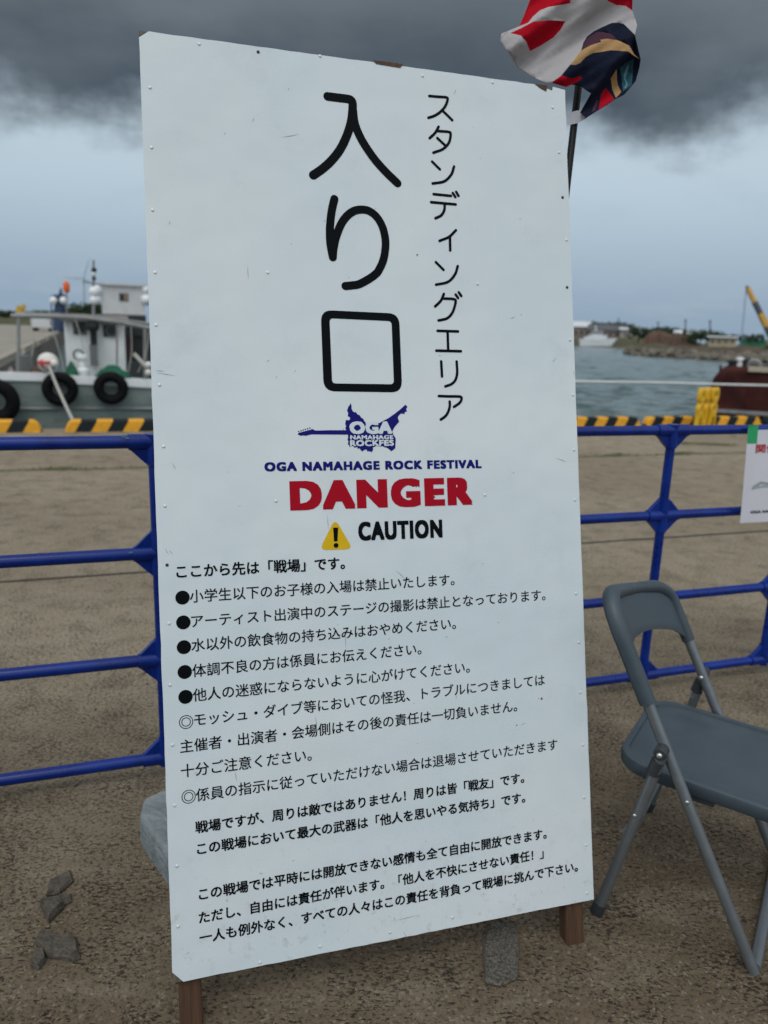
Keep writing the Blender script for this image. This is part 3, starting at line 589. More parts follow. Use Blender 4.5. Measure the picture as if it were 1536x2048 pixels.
b = MB(); b.prism([S(0.001, .020, .0005), S(.0185, .001, .0005), S(.001, .001, .0005)], -SN*.002); b.build('chipped_corner', M['oldply'], sign)
# ================================================================== FLAG tied to the back of the sign
FY = 1.97
def fp(zx, zy):      # flag cloth coordinates (x right, z up) on a vertical plane at y = FY
    r = ray(960+zx*.2474, zy*.2474); p = CC+r*(FY/r.y); return (p.x, p.z)
flag = root('festival_flag', (CC+ray(1145, 250)*(FY/ray(1145, 250).y)), 'red white and navy flag on a black pole above the top right sign corner', 'flag')
polys = [('fwhite', [(165, 320), (175, 265), (240, 237), (320, 203), (360, 120), (400, 22), (425, -60), (430, -260), (1230, -260), (1255, 45), (1278, 120), (1270, 205), (1238, 300), (1300, 480), (1310, 522), (1282, 630), (1172, 757), (1090, 802), (920, 912), (850, 957), (828, 890), (900, 755), (850, 715), (815, 690), (740, 682), (690, 704), (565, 690), (530, 685), (440, 620), (330, 520), (205, 398)]),
 ('fred', [(320, 203), (385, 192), (430, 130), (485, 82), (545, 74), (620, 74), (720, 42), (712, -262), (428, -262), (424, -60), (398, 22), (358, 120)]),
 ('fred', [(1040, -5), (1130, 0), (1200, 18), (1256, 48), (1232, -262), (1050, -262)]),
 ('fred', [(245, 262), (330, 232), (420, 195), (560, 182), (690, 170), (655, 235), (600, 292), (510, 345), (415, 396), (370, 345), (328, 300)]),
 ('fnavy', [(565, 690), (640, 636), (715, 545), (770, 475), (815, 415), (845, 330), (885, 265), (940, 222), (1000, 195), (1080, 166), (1180, 170), (1240, 300), (1301, 480), (1312, 522), (1284, 631), (1173, 759), (1090, 804), (920, 914), (850, 959), (826, 890), (898, 755), (850, 717), (815, 692), (740, 684), (690, 705)]),
 ('fwine', [(830, 380), (870, 290), (960, 235), (1060, 265), (1100, 305), (1080, 318), (980, 318), (950, 345), (880, 370), (835, 405)]),
 ('fgold', [(715, 545), (770, 475), (815, 412), (890, 372), (975, 345), (968, 325), (1030, 314), (1100, 320), (1200, 375), (1250, 430), (1292, 478), (1180, 440), (1110, 422), (1050, 418), (970, 425), (900, 442), (840, 480), (800, 525), (760, 546)]),
 ('fred', [(565, 690), (640, 636), (700, 646), (745, 640), (800, 615), (825, 632), (790, 660), (740, 684), (690, 705)]),
 ('fteal', [(1150, 530), (1190, 495), (1245, 470), (1262, 560), (1245, 670), (1165, 728), (1168, 640), (1175, 580)]),
 ('fteal2', [(1195, 560), (1215, 500), (1225, 500), (1222, 560), (1200, 610), (1215, 660), (1190, 700), (1182, 696), (1200, 655), (1188, 610)]),
 ('fgold', [(1112, 550), (1140, 600), (1135, 660), (1150, 735), (1100, 790), (1088, 700), (1095, 640), (1075, 612)]),
 ('fred', [(1040, 682), (1062, 720), (1085, 805), (950, 897), (985, 800), (1000, 740)]),
 ('fwine', [(900, 905), (960, 790), (975, 790), (925, 900)])]
fv, ff, mi = [], [], []
names = ['fwhite', 'fred', 'fnavy', 'fgold', 'fteal', 'fwine', 'fteal2']
for nm, pl in polys:
    base = len(fv); pts = [fp(*p) for p in pl]
    fv += [Vector(p) for p in pts]; ff.append(list(range(base, base+len(pts)))); mi.append(names.index(nm))
xs = [v.x for v in fv]; zs = [v.y for v in fv]
x = min(xs)
while x < max(xs):
    z = min(zs)
    while z < max(zs):
        fv.append(Vector((x+random.uniform(-.001, .001), z+random.uniform(-.001, .001)))); z += .0075
    x += .0075
fed = [(g[i], g[(i+1) % len(g)]) for g in ff for i in range(len(g))]
cv, ce, cf, _, _, of = delaunay_2d_cdt(fv, fed, [], 0, 1e-5)
def inpoly(p, poly):
    r_ = False
    for i in range(len(poly)):
        x0, y0 = poly[i-1][0], poly[i-1][1]; x1, y1 = poly[i][0], poly[i][1]
        if (y0 > p[1]) != (y1 > p[1]) and p[0] < (x1-x0)*(p[1]-y0)/(y1-y0)+x0: r_ = not r_
    return r_
fold = [fp(*p) for p in ((880, 760), (960, 700), (1060, 560), (1130, 490), (1200, 448), (1300, 470))]
def fdepth(x, z):
    X0, Z0 = fp(700, 400); a, c = (x-X0), (z-Z0); nn_ = -.62*a+.78*c; tt_ = .78*a+.62*c
    d = .017*math.sin(nn_*48+tt_*6+.8) + .0065*math.sin(nn_*105-tt_*16+2.0) + .0018*math.sin(nn_*260+tt_*30) + .16*abs(a)**1.35
    best = 1e9
    for i in range(len(fold)-1):      # crease running through the lower right part
        p, q = Vector(fold[i]), Vector(fold[i+1]); t = max(0, min(1, (Vector((x, z))-p).dot(q-p)/(q-p).length_squared)); dd = ((p+(q-p)*t)-Vector((x, z))).length
        best = min(best, dd)
    return d - .028*math.exp(-(best/.012)**2)
b = MB(); vs = [Vector((v.x, FY+.0+fdepth(v.x, v.y), v.y)) for v in cv]
for f, o in zip(cf, of):
    c = sum((cv[i] for i in f), Vector((0, 0)))/len(f); hit = [k for k in range(len(ff)) if inpoly(c, [fv[q] for q in ff[k]])]
    if not hit: continue
    b.f.append(list(f)); b.mi.append(mi[hit[-1]])
b.v = vs
fo = b.build('cloth', [M[n] for n in names], flag, True)
sm = fo.modifiers.new('solid', 'SOLIDIFY'); sm.thickness = .0012
def flp(px, py, y): r = ray(px, py); return CC+r*(y/r.y)
p0, p1 = flp(1137, 345, 1.965), flp(1157, 172, 2.055)
MB().tube([p0-(p1-p0)*1.1, p0, p1, p1+(p1-p0)*1.25], [.0085, .0085, .009, .007], 14).build('pole', M['pole'], flag, True)
b = MB(); st = [(1134, 228), (1150, 222), (1175, 217)]; lo_ = [(1134, 251), (1152, 247), (1172, 237)]
ys = (2.005, 2.0, 1.99)
for i in range(2): b.add([flp(*st[i], ys[i]), flp(*st[i+1], ys[i+1]), flp(*lo_[i+1], ys[i+1]), flp(*lo_[i], ys[i])], [(0, 1, 2, 3)])
b.build('tie_strap', M['strap'], flag).modifiers.new('solid', 'SOLIDIFY').thickness = .001
# ================================================================== FOLDING CHAIR
CB = Vector((.835, 1.351, 0)); ca = R(-32.3); CS = Vector((math.cos(ca), math.sin(ca), 0)); CW = Vector((-CS.y, CS.x, 0)); CWD = .43
def C(s, w_, z): return CB + CS*s + CW*w_ + ZZ*z
chair = root('folding_chair', C(-.17, .21, 0), 'slate grey plastic folding chair with steel tube legs standing right of the sign', 'chair')
def fs_(z): return -.522*z + .02*max(0, z-.5)**2 - .0
TR = .0125
for w_ in (0, CWD):
    wo = -.024 if w_ == 0 else .024; ss_ = 0
    pts = [C(fs_(z), w_, z) for z in ((.0, .2, .4, .6, .68) if w_ == 0 else (.0, .2, .4, .5, .6))]
    MB().tube(pts, TR, 16).build('front_leg', M['tube'], chair, 'auto')
    MB().tube([C(-.336+ss_, w_+wo, .005), C(-.286+ss_, w_+wo, .235), C(-.238, w_+wo, .46)], TR*.96, 16).build('rear_leg', M['tube'], chair, 'auto')
    wi = w_-(.024 if w_ == 0 else -.024)
    MB().tube([C(-.3385, wi, -.0), C(-.331, wi, .030)], .0155, 16).build('rubber_foot', M['hinge'], chair, 'auto')
    b = MB(); sgn = -1 if w_ == 0 else 1
    b.lathe(C(-.242, wi, .458), [(.0125, -.017), (.0145, -.012), (.0145, .012), (.0125, .017)], CW, 18); b.tube([C(-.246, wi, .436), C(-.252, wi, .410)], .0145, 14); b.tube([C(-.252, wi, .410), C(-.2535, wi, .402)], .0155, 14)
    b.build('hinge', M['hinge'], chair, 'auto')
    MB().lathe(C(-.242, wi, .458) + (CW*-.018 if w_ == 0 else -CW*.034), [(.0065, -.004), (.0065, .002), (.004, .005)], -CW, 12).build('rivet', M['rivet'], chair, True)
    for (ss, zz, ww) in ((fs_(.352), .352, w_), (-.283, .292, wi)):
        MB().lathe(C(ss, ww, zz)+CS*.002, [(.005, .010), (.0045, .0135), (.0025, .0145)], -CW+CS*.25, 12).build('rivet', M['rivet'], chair, True)
    b = MB(); b.tube([C(-.26, wi*.98+.001, .385), C(-.262, wi, .30), C(-.30, wi, .235)], .006, 8); b.build('seat_link', M['tube'], chair, 'auto')
MB().tube([C(0.0, 0, .012), C(0.0, CWD, .012)], TR, 14).build('floor_bar', M['tube'], chair, 'auto')
MB().tube([C(-.302, -.02, .16), C(-.302, CWD+.02, .16)], .008, 12).build('stretcher', M['tube'], chair, 'auto')
# seat: rounded tray with a raised lip
def srr(s0, s1, w0, w1, r, n=6):
    o = []
    for (cs, cw, a0) in ((s0+r, w0+r, math.pi), (s1-r*.6, w0+r*.6, 1.5*math.pi), (s1-r*.6, w1-r*.6, 0), (s0+r, w1-r, .5*math.pi)):
        rr = r if cs < s0+r+.001 else r*.6
        o += [(cs+rr*math.cos(a0+t), cw+rr*math.sin(a0+t)) for t in [.5*math.pi*i/n for i in range(n+1)]]
    return o
def seat_z(s): return .383 - .012*(s+.335)/.41
rings = []
for ins, dz in ((.012, -.034), (.003, -.033), (0, -.029), (.0, -.006), (.0015, -.002), (.005, 0), (.0125, .0005), (.0155, -.001), (.0175, -.008), (.020, -.0095), (.06, -.0105)):
    rings.append([(s, w_, seat_z(s)+dz) for s, w_ in srr(-.352+ins, .075-ins, .030+ins, .402-ins, .075-ins*.6)])
b = MB(); n = len(rings[0]); b.add([C(*p) for g in rings for p in g], [(i*n+k, i*n+(k+1) % n, (i+1)*n+(k+1) % n, (i+1)*n+k) for i in range(len(rings)-1) for k in range(n)] + [tuple(range(n))[::-1], tuple((len(rings)-1)*n+k for k in range(n))])
b.build('seat', M['plastic'], chair, 'auto')
for w_ in (.045, .385):
    b = MB(); b.box(C(-.165, w_, seat_z(-.165)-.038), CS*.035, CW*.008, ZZ*.010); bevel(b.build('seat_clip', M['hinge'], chair), .003)
# backrest shell
cfn = lambda a: 4*a*(1-a)
def bk(a, z): return C(fs_(z) - .026*cfn(a)*(0.6+.4*(z-.55)/.25), a*CWD, z)
nA, nZ = 44, 10
def lerp(tb, a):
    for (x0, y0_), (x1, y1_) in zip(tb, tb[1:]):
        if a <= x1: t = (a-x0)/(x1-x0); t = t*t*(3-2*t); return y0_+(y1_-y0_)*t
    return tb[-1][1]
def ztop(a):
    q = min(a, 1-a); return .775-.085*a - (.0 if q > .18 else (.075-.035*a)*(1-math.sqrt(max(0, 1-((.18-q)/.18)**2))))
ZB = catmull([(a, z, 0) for a, z in ((-.1, .56), (0, .612), (.08, .645), (.22, .653), (.5, .634), (.74, .607), (.88, .585), (1, .548), (1.1, .50))], 10)
def zbot(a):
    for p, q in zip(ZB, ZB[1:]):
        if p.x <= a <= q.x: return p.y+(q.y-p.y)*(a-p.x)/max(1e-6, q.x-p.x)
    return .55
vs = []; fs = []
for side in (0, 1):
    for i in range(nA+1):
        a = i/nA
        for j in range(nZ+1):
            t = j/nZ; z = zbot(a)+(ztop(a)-zbot(a))*t; p = bk(a, z); th = .006 if 0 < t < 1 else .003
            vs.append(p + (CS if side == 0 else -CS)*th)
Nn = (nA+1)*(nZ+1)
for i in range(nA):
    for j in range(nZ):
        k = i*(nZ+1)+j; fs += [(k, k+1, k+nZ+2, k+nZ+1), (Nn+k, Nn+k+nZ+1, Nn+k+nZ+2, Nn+k+1)]
    k = i*(nZ+1); fs += [(k, k+nZ+1, Nn+k+nZ+1, Nn+k), (k+nZ, Nn+k+nZ, Nn+k+2*nZ+1, k+2*nZ+1)]
for j in range(nZ):
    fs += [(j, Nn+j, Nn+j+1, j+1), (nA*(nZ+1)+j, nA*(nZ+1)+j+1, Nn+nA*(nZ+1)+j+1, Nn+nA*(nZ+1)+j)]
b = MB(); b.add(vs, fs); back = b.build('backrest', M['plastic'], chair, 'auto')
# rim: sleeves up both tubes joined by the top edge
rim = [bk(0, .55), bk(0, .60), bk(0, .645), bk(0, .675)]
for i in range(0, nA+1): rim.append(bk(i/nA, ztop(i/nA)-.004))
rim += [bk(1, .62), bk(1, .585), bk(1, .55)]
rr = []
for i, p in enumerate(rim):
    t = i/(len(rim)-1); q = min(t, 1-t); rr.append((.0185 if q < .06 else (.0195 if q < .24 else max(.0165, .0195-(q-.24)*.02)))*(1 if t < .5 else .9))
b = MB(); b.tube(rim, rr, 16); b.build('rim', M['plastic'], back, 'auto')
# ================================================================== LOOSE THINGS NEAR THE SIGN
def lump(pts, hgt, taper=.85, jit=.006):
    b = MB(); n = len(pts); c = sum((Vector(p) for p in pts), Vector())/n; rings = []
    for k, (sc_, hz) in enumerate(((1.0, 0), (1.02, .45), (taper+.06, .85), (taper, 1.0))):
        rings += [c+(Vector(p)-c)*sc_*random.uniform(1-jit*6, 1+jit*6)+ZZ*(hgt*hz*random.uniform(.88, 1.06) if hz else 0) for p in pts]
    b.add(rings, [(k*n+i, k*n+(i+1) % n, (k+1)*n+(i+1) % n, (k+1)*n+i) for k in range(3) for i in range(n)]+[tuple(range(n))[::-1], tuple(3*n+i for i in range(n))]); return b
def gxy(l): return [Vector((*gnd(*p).xy, 0)) for p in l]
rg_ = random.Random(11); b = MB()
for _ in range(620):
    e_, d_ = rg_.uniform(-.75, 1.5), .9+2.4*rg_.random()**1.4; s_ = rg_.choice((.0015, .002, .0025, .0035, .005)); c_ = Q(e_, d_, s_*.35); b.cur = 0 if rg_.random() < .6 else 1
    a_ = rg_.uniform(0, 6.28); x_ = Vector((math.cos(a_), math.sin(a_), rg_.uniform(-.3, .3)))*s_*rg_.uniform(1, 1.9); y_ = Vector((-math.sin(a_), math.cos(a_), rg_.uniform(-.3, .3)))*s_
    b.add([c_-x_, c_+y_, c_+x_, c_-y_, c_+ZZ*s_*rg_.uniform(.5, .9)+x_*.2, c_-ZZ*s_], [(0, 1, 4), (1, 2, 4), (2, 3, 4), (3, 0, 4), (1, 0, 5), (2, 1, 5), (3, 2, 5), (0, 3, 5)])
kind(b.build('grit', [M['stone'], M['granite']], base=Vector((0, 0, 0))), 'stuff')
# cast weight block
blk = [Q(-.02, 1.80, 0), Q(.0, 1.74, 0), Q(.05, 1.60, 0), Q(.10, 1.555, 0), Q(.28, 1.60, 0), Q(.30, 1.64, 0), Q(.30, 1.86, 0), Q(.26, 1.90, 0), Q(.03, 1.885, 0), Q(-.01, 1.86, 0)]
b = MB(); n = len(blk); c = sum(blk, Vector())/n; rg = []
for sc_, z in ((1, 0), (1.0, .075), (.985, .088), (.94, .095)): rg += [c+(p-c)*sc_+ZZ*z for p in blk]
b.add(rg, [(k*n+i, k*n+(i+1) % n, (k+1)*n+(i+1) % n, (k+1)*n+i) for k in range(3) for i in range(n)]+[tuple(range(n))[::-1], tuple(3*n+i for i in range(n))])
tag(b.build('weight_block', M['block'], None, 'auto'), 'pale grey cast weight block with rounded corner behind the lower left edge of the sign', 'weight')
st_ = [([(93, 1795), (100, 1765), (140, 1745), (147, 1765), (120, 1790)], .013, 'thin broken concrete flake, rearmost of the rubble left of the sign'),
       ([(112, 1808), (118, 1793), (142, 1793), (144, 1806), (125, 1815)], .010, 'small pale pebble of concrete between the rearmost flake and the wedge'),
       ([(80, 1812), (122, 1808), (128, 1820), (98, 1848)], .024, 'wedge shaped piece of broken concrete in the middle of the rubble'),
       ([(70, 1890), (82, 1870), (155, 1885), (160, 1918), (150, 1924), (95, 1918)], .020, 'flat broken concrete slab, largest and nearest of the rubble left of the sign'),
       ([(62, 1935), (70, 1910), (88, 1908), (92, 1925), (78, 1942)], .018, 'small concrete chip at the corner of the nearest rubble slab')]
for pl, h_, lab in st_:
    tag(lump(gxy(pl), h_).build('concrete_chunk', M['stone'], None, False), lab, 'rubble', 'broken concrete left of the sign')
tag(lump(gxy([(966, 1890), (985, 1850), (1030, 1856), (1038, 1900), (1036, 1962), (1000, 1974), (970, 1970)]), .014, .93).build('stone_slab', M['granite'], None, False), 'flat speckled stone slab lying under the lower edge of the sign', 'stone')
# ================================================================== NOTICE TAPED TO THE FENCE
ND = 2.172
tlp, blp = at(1494, 860, ND), at(1480, 1046, ND-.015)
sheet = root('paper_notice', blp, 'white paper notice fixed with green tape to the right hand blue fence', 'notice')
right = (E1*.42); nrmN = right.cross(tlp-blp).normalized()
def P(a, b_, o=0.0): return blp + right*a + (tlp-blp)*b_ + nrmN*(o + .004*math.sin(a*7+b_*2))
b = MB(); n = 16
b.add([P(i/n, j/n) for j in range(n+1) for i in range(n+1)], [(j*(n+1)+i, j*(n+1)+i+1, (j+1)*(n+1)+i+1, (j+1)*(n+1)+i) for j in range(n) for i in range(n)])
b.build('sheet', M['paper'], sheet, True)
b = MB(); b.add([P(.0, .86, .0008), P(.115, .855, .0008), P(.117, 1.02, .0008), P(.113, 1.055, .003), P(.004, 1.055, .003), P(.0, 1.02, .0008)], [tuple(range(6))]); b.build('tape', M['tape'], sheet)
def ptext(body, a0, b0, a1, h_, off, m):
    vs, fs = text2d(body, off); vs = fit(vs, a0, a1, b0, b0+h_); b = MB(); b.add([P(x, y, .0008+q) for x, y, q in vs], fs); b.build('lettering', m, sheet)
ptext('関係', .105, .755, .36, .095, .02, M['redprint']); ptext('OGA NAMAHAGE ROCK FESTIVAL', .10, .10, .9, .032, .035, M['black'])
b = MB(); b.add([P(*q, .0008) for q in ((.09, .36), (.10, .40), (.19, .45), (.28, .43), (.40, .46), (.55, .43), (.6, .37), (.45, .385), (.3, .38), (.16, .375))], [tuple(range(10))]); b.build('emblem', M['pgrey'], sheet)
# ================================================================== YELLOW BARRICADE STANDS
def stand(loc, rot):
    pr = [(-.11, 0), (-.075, 0), (-.035, .17), (.035, .17), (.075, 0), (.11, 0), (.098, .12), (.085, .25), (.10, .285), (.103, .33), (.085, .37), (.06, .385), (.07, .42), (.098, .45), (.105, .50), (.10, .57), (.085, .62), (.05, .64), (.025, .615), (-.025, .615), (-.05, .64), (-.085, .62), (-.10, .57), (-.105, .50), (-.098, .45), (-.07, .42), (-.06, .385), (-.085, .37), (-.103, .33), (-.10, .285), (-.085, .25), (-.098, .12)]
    holes = [[(.045*math.cos(t), .515+.045*math.sin(t)) for t in [i*math.pi/8 for i in range(16)]], [(.03*math.cos(t), .30+.04*math.sin(t)) for t in [i*math.pi/6 for i in range(12)]]]
    v2 = [Vector(p) for p in pr]; ed = [(i, (i+1) % len(pr)) for i in range(len(pr))]
    for h in holes:
        o = len(v2); v2 += [Vector(p) for p in h]; ed += [(o+i, o+(i+1) % len(h)) for i in range(len(h))]
    cv, ce, cf, _, _, _ = delaunay_2d_cdt(v2, ed, [], 0, 1e-6)
    def inside(p, poly):
        r_ = False
        for i in range(len(poly)):
            x0, y0 = poly[i-1]; x1, y1 = poly[i]
            if (y0 > p[1]) != (y1 > p[1]) and p[0] < (x1-x0)*(p[1]-y0)/(y1-y0)+x0: r_ = not r_
        return r_
    bm = bmesh.new(); bv = [bm.verts.new((v.x, -.035, v.y)) for v in cv]
    for f in cf:
        c = sum((cv[i] for i in f), Vector((0, 0)))/3
        if inside(c, pr) and not any(inside(c, h) for h in holes): bm.faces.new([bv[i] for i in f])
    g = bmesh.ops.extrude_face_region(bm, geom=bm.faces[:]); bmesh.ops.translate(bm, vec=(0, .07, 0), verts=[q for q in g['geom'] if isinstance(q, bmesh.types.BMVert)])
    bmesh.ops.recalc_face_normals(bm, faces=bm.faces); me = bpy.data.meshes.new('barricade_stand'); bm.to_mesh(me); bm.free(); me.materials.append(M['ypl'])
    o = bpy.data.objects.new('barricade_stand', me); COL.objects.link(o); o.location = loc; o.rotation_euler.z = rot; bevel(o, .016, 3)
    for p in me.polygons: p.use_smooth = True
    return o
y0 = stand(Q(8.32, 9.42, 0), QA+R(28)); tag(y0, 'yellow plastic barricade stand at the left of the three by the water edge', 'barricade', 'yellow barricade stands')
for dx, dd, rt_, lab in ((.17, .07, 40, 'yellow plastic barricade stand in the middle of the three by the water edge'), (.35, .12, 22, 'yellow plastic barricade stand at the right of the three, in front of the rusty barge')):
    o = y0.copy(); COL.objects.link(o); o.location = Q(8.32+dx, 9.42+dd, 0); o.rotation_euler.z = QA+R(rt_); o['label'] = lab
# ================================================================== FISHING BOAT (left, beyond the kerb)
BD1 = 13.0; bc = 14.3
boat = root('fishing_boat', Q(-1, bc, WATER), 'old grey green fishing boat with white bulwark and wheelhouse moored left of the sign', 'boat')
def BZ(x, y, d=BD1): return ez(x, y, d)
sheer = [(-4.3, .62), (-3.6, .58), (-2.8, .50), BZ(0, 744), BZ(90, 746), BZ(150, 752), BZ(200, 754), BZ(300, 760), (1.6, .35), (3.2, .36), (4.4, .42)]
def zs_at(e):
    for (a, za), (c, zc) in zip(sheer, sheer[1:]):
        if a <= e <= c: return za+(zc-za)*(e-a)/(c-a)
    return sheer[-1][1] if e > 0 else sheer[0][1]
def beam(e):
    if e < -2.2: return 1.3*math.sqrt(max(.002, 1-((-2.2-e)/2.15)**2))
    return 1.3 if e < 3 else 1.3-.25*(e-3)
ES = [-4.32+.2*i for i in range(44)]
def loft(levels, name, m, parent, both=True):
    b = MB(); ns = len(levels)
    for sgn in ((-1, 1) if both else (-1,)):
        vs = [Q(e, bc+sgn*beam(e)*f, z if not rel else zs_at(e)+z-(.16 if sgn > 0 else 0)) for e in ES for (f, z, rel) in levels]
        b.add(vs, [(i*ns+k, (i+1)*ns+k, (i+1)*ns+k+1, i*ns+k+1) for i in range(len(ES)-1) for k in range(ns-1)])
    e = ES[-1]; vs = [Q(e, bc+sg*beam(e)*f, z if not rel else zs_at(e)+z) for sg, lv in ((-1, levels), (1, levels[::-1])) for (f, z, rel) in lv]
    b.add(vs, [tuple(range(len(vs)))]); return b.build(name, m, parent, 'auto')
loft([(.55, -1.9, 0), (.78, -1.25, 0), (.90, -.65, 0), (.955, -.12, 0), (.975, -.14, 1)], 'hull', M['hull'], boat)
loft([(.975, -.142, 1), (1.0, -.125, 1), (1.0, 0, 1), (.93, .0, 1), (.93, -.14, 1)], 'bulwark', M['bwhite'], boat)
b = MB(); b.tube([Q(e, bc-beam(e)*.965-.01, -.06+.0*(e)) for e in ES], .022, 8); b.build('rub_rail', M['pipe'], boat, 'auto')
b = MB(); b.add([Q(e, bc+sg*beam(e)*.955, zs_at(e)-.135-(.04 if sg > 0 else 0)) for e in ES for sg in (-1, 1)], [(2*i, 2*i+2, 2*i+3, 2*i+1) for i in range(len(ES)-1)]); b.build('deck', M['conc'], boat)
WD = 13.75
def wb(x0, x1, y0, y1, d, dep, name, m, parent, z0=None, tilt=True):     # box whose near face fills the given sight lines at distance d
    (ea, za), (eb, zb) = ez(x0, (y0+y1)/2, d), ez(x1, (y0+y1)/2, d); zt = ez((x0+x1)/2, y0, d)[1]; zb_ = ez((x0+x1)/2, y1, d)[1] if z0 is None else z0
    b = MB(); b.qbox(ea, eb, d, d+dep, zb_, zt); return b.build(name, m, parent)
dk = .18
wh = wb(130, 250, 641, 728, WD, .95, 'wheelhouse', M['bwhite'], boat, z0=dk)
bevel(wh, .03)
for x0, x1, y0, y1 in ((146, 172, 644, 669), (206, 235, 649, 674)):
    fr_ = wb(x0, x1, y0, y1, WD-.02, .018, 'window', M['frame'], wh)
    wb(x0+2, x1-2, y0+2, y1-2, WD-.03, .008, 'pane', M['glass'], fr_)
    e_, z_ = ez((x0+x1)/2+3, (y0+y1)/2, WD); MB().torus(Q(e_, WD-.035, z_), E2, .085, .010, 24, 8).build('clear_view_ring', M['frame'], fr_, True)
wb(120, 256, 629, 642, WD-.15, 1.2, 'wheelhouse_roof', M['wallg'], boat)
wb(180, 193, 640, 690, WD-.16, .1, 'exhaust_pipe', M['dark'], boat); wb(180, 195, 690, 732, WD-.18, .12, 'pipe_casing', M['frame'], boat)
e_, z_ = ez(186, 652, WD-.2); MB().lathe(Q(e_, WD-.3, z_), [(.02, -.06), (.09, -.05), (.10, .06), (.02, .07)], E2, 16).build('search_lamp', M['dark'], boat, True)
wb(253, 290, 648, 672, WD+.35, .05, 'shelter_panel', M['hull2'], boat); wb(253, 290, 672, 722, WD+.40, .04, 'shelter_opening', M['dark'], boat); wb(254, 258, 668, 720, WD+.2, .04, 'shelter_trim', M['darkred'], boat)
def pp(x, y, d): return at(x, y, d)
MB().tube([pp(37, 630, 13.4), pp(37, 752, 13.4)], .028, 10).build('canopy_post', M['pipe'], boat, 'auto')
MB().tube([pp(290, 655, 13.4), pp(290, 765, 13.4)], .03, 10).build('canopy_post', M['pipe'], boat, 'auto')
MB().tube([pp(234, 645, 13.4), pp(234, 765, 13.4)], .016, 10).build('canopy_post', M['pipe'], boat, 'auto')
MB().tube([pp(22, 632, 13.4), pp(95, 633, 13.4), pp(170, 636, 13.4), pp(240, 645, 13.4), pp(330, 662, 13.4)], .036, 10).build('canopy_beam', M['pipe'], boat, 'auto')
MB().tube([pp(30, 628, 14.9), pp(170, 631, 14.9), pp(330, 652, 14.9)], .03, 10).build('canopy_beam', M['pipe'], boat, 'auto')
wb(58, 62, 700, 742, 13.6, .3, 'locker', M['frame'], boat); wb(30, 60, 712, 745, 13.7, .4, 'locker', M['frame'], boat)
e_, z_ = ez(165, 740, 13.3); b = MB(); b.lathe(Q(e_, 13.35, z_-.1), [(.11, 0), (.11, .10), (.06, .13), (.055, .25), (.09, .28), (.09, .33), (.04, .35)], ZZ, 18); b.build('winch', M['bwhite'], boat, 'auto')
MB().torus(Q(e_-.05, 13.35, z_+.24), E2, .075, .013, 20, 8).build('winch_wheel', M['dark'], boat, True)
b = MB(); b.tube([pp(187, 640, 14.3), pp(187, 520, 14.3)], [.028, .018], 10); b.build('mast', M['pipe'], boat, 'auto')
for yy, m_, r_ in ((540, 'dark', .045), (557, 'dark', .035), (548, 'bwhite', .035), (583, 'bwhite', .085), (600, 'bwhite', .07)):
    MB().ball(pp(188, yy, 14.3), r_, 12).build('mast_lamp', M[m_], boat, True)
MB().tube([pp(165, 563, 14.3), pp(212, 571, 14.3)], .012, 8).build('mast_spreader', M['pipe'], boat)
def ring(x, y, RR, d, lab):
    t = MB(); t.torus(at(x, y, d), E2+ZZ*.12, RR, RR*.42); o = t.build('tyre_fender', M['rubber'], None, True); tag(o, lab, 'tyre', 'tyre fenders on the fishing boat'); return o
ring(120, 778, .19, 12.9, 'black tyre fender behind the mooring rope on the grey boat'); ring(222, 776, .187, 12.9, 'black tyre fender nearest the white sign on the grey boat'); ring(-10, 803, .25, 12.8, 'black tyre fender cut by the left edge of the photo')
b = MB(); rp = [pp(97, 728, 13.0), pp(108, 758, 12.4), pp(124, 795, 11.5), pp(146, 842, 10.3)]; b.tube(catmull(rp, 6), .022, 8); tag(b.build('mooring_rope', M['rope'], None, True), 'pale mooring rope slanting down from the boat bow to the quay edge', 'rope')
bo = root('net_buoy', pp(95, 745, 12.98), 'white ball buoy with red patch on the boat bulwark', 'buoy')
MB().ball(pp(96, 725, 13.05), .155, 16).build('float_ball', M['buoyw'], bo, True); b = MB(); b.lathe(pp(96, 725, 13.05), [(.156, -.02), (.159, .0), (.156, .03)], ZZ, 20); b.lathe(pp(89, 727, 12.93), [(.07, -.02), (.075, .0), (.05, .02)], E2*-1, 14); b.build('red_band', M['buoyr'], bo, True)
MB().ball(pp(109, 727, 12.9), .06, 12).build('float_ball', M['buoyw'], bo, True)
for a_, c_ in (((60, 634), (64, 712)), ((96, 634), (128, 742)), ((150, 637), (166, 700)), ((262, 650), (256, 748)), ((300, 655), (276, 745))):
    q0, q1 = pp(*a_, 13.38), pp(*c_, 13.36); MB().tube(catmull([q0, (q0+q1)/2-ZZ*.05+E1*.03, q1], 6), .008, 6).build('rigging_line', M['rope'], boat)
def heap(x0, x1, y0, y1, d, dep, lab, nm='net_heap', tm='tarp'):
    (ea, _), (eb, _) = ez(x0, y1, d), ez(x1, y1, d); z0 = ez((x0+x1)/2, y1, d)[1]; z1 = ez((x0+x1)/2, y0, d)[1]; b = MB(); n, m = 26, 12; vs = []
    for j in range(m+1):
        for i in range(n+1):
            u_, v_ = i/n, j/m; h = (math.sin(math.pi*u_)**.5)*(math.sin(math.pi*v_)**.5)
            vs.append(Q(ea+(eb-ea)*u_, d+dep*v_, z0-.1+(z1-z0+.1)*h*(.55+.3*u_+.12*math.sin(u_*9+v_*7)+random.uniform(-.06, .06))))
    b.add(vs, [(j*(n+1)+i, j*(n+1)+i+1, (j+1)*(n+1)+i+1, (j+1)*(n+1)+i) for j in range(m) for i in range(n)]); tag(b.build(nm, M[tm], None, True), lab, 'net', 'nets on the boat deck')
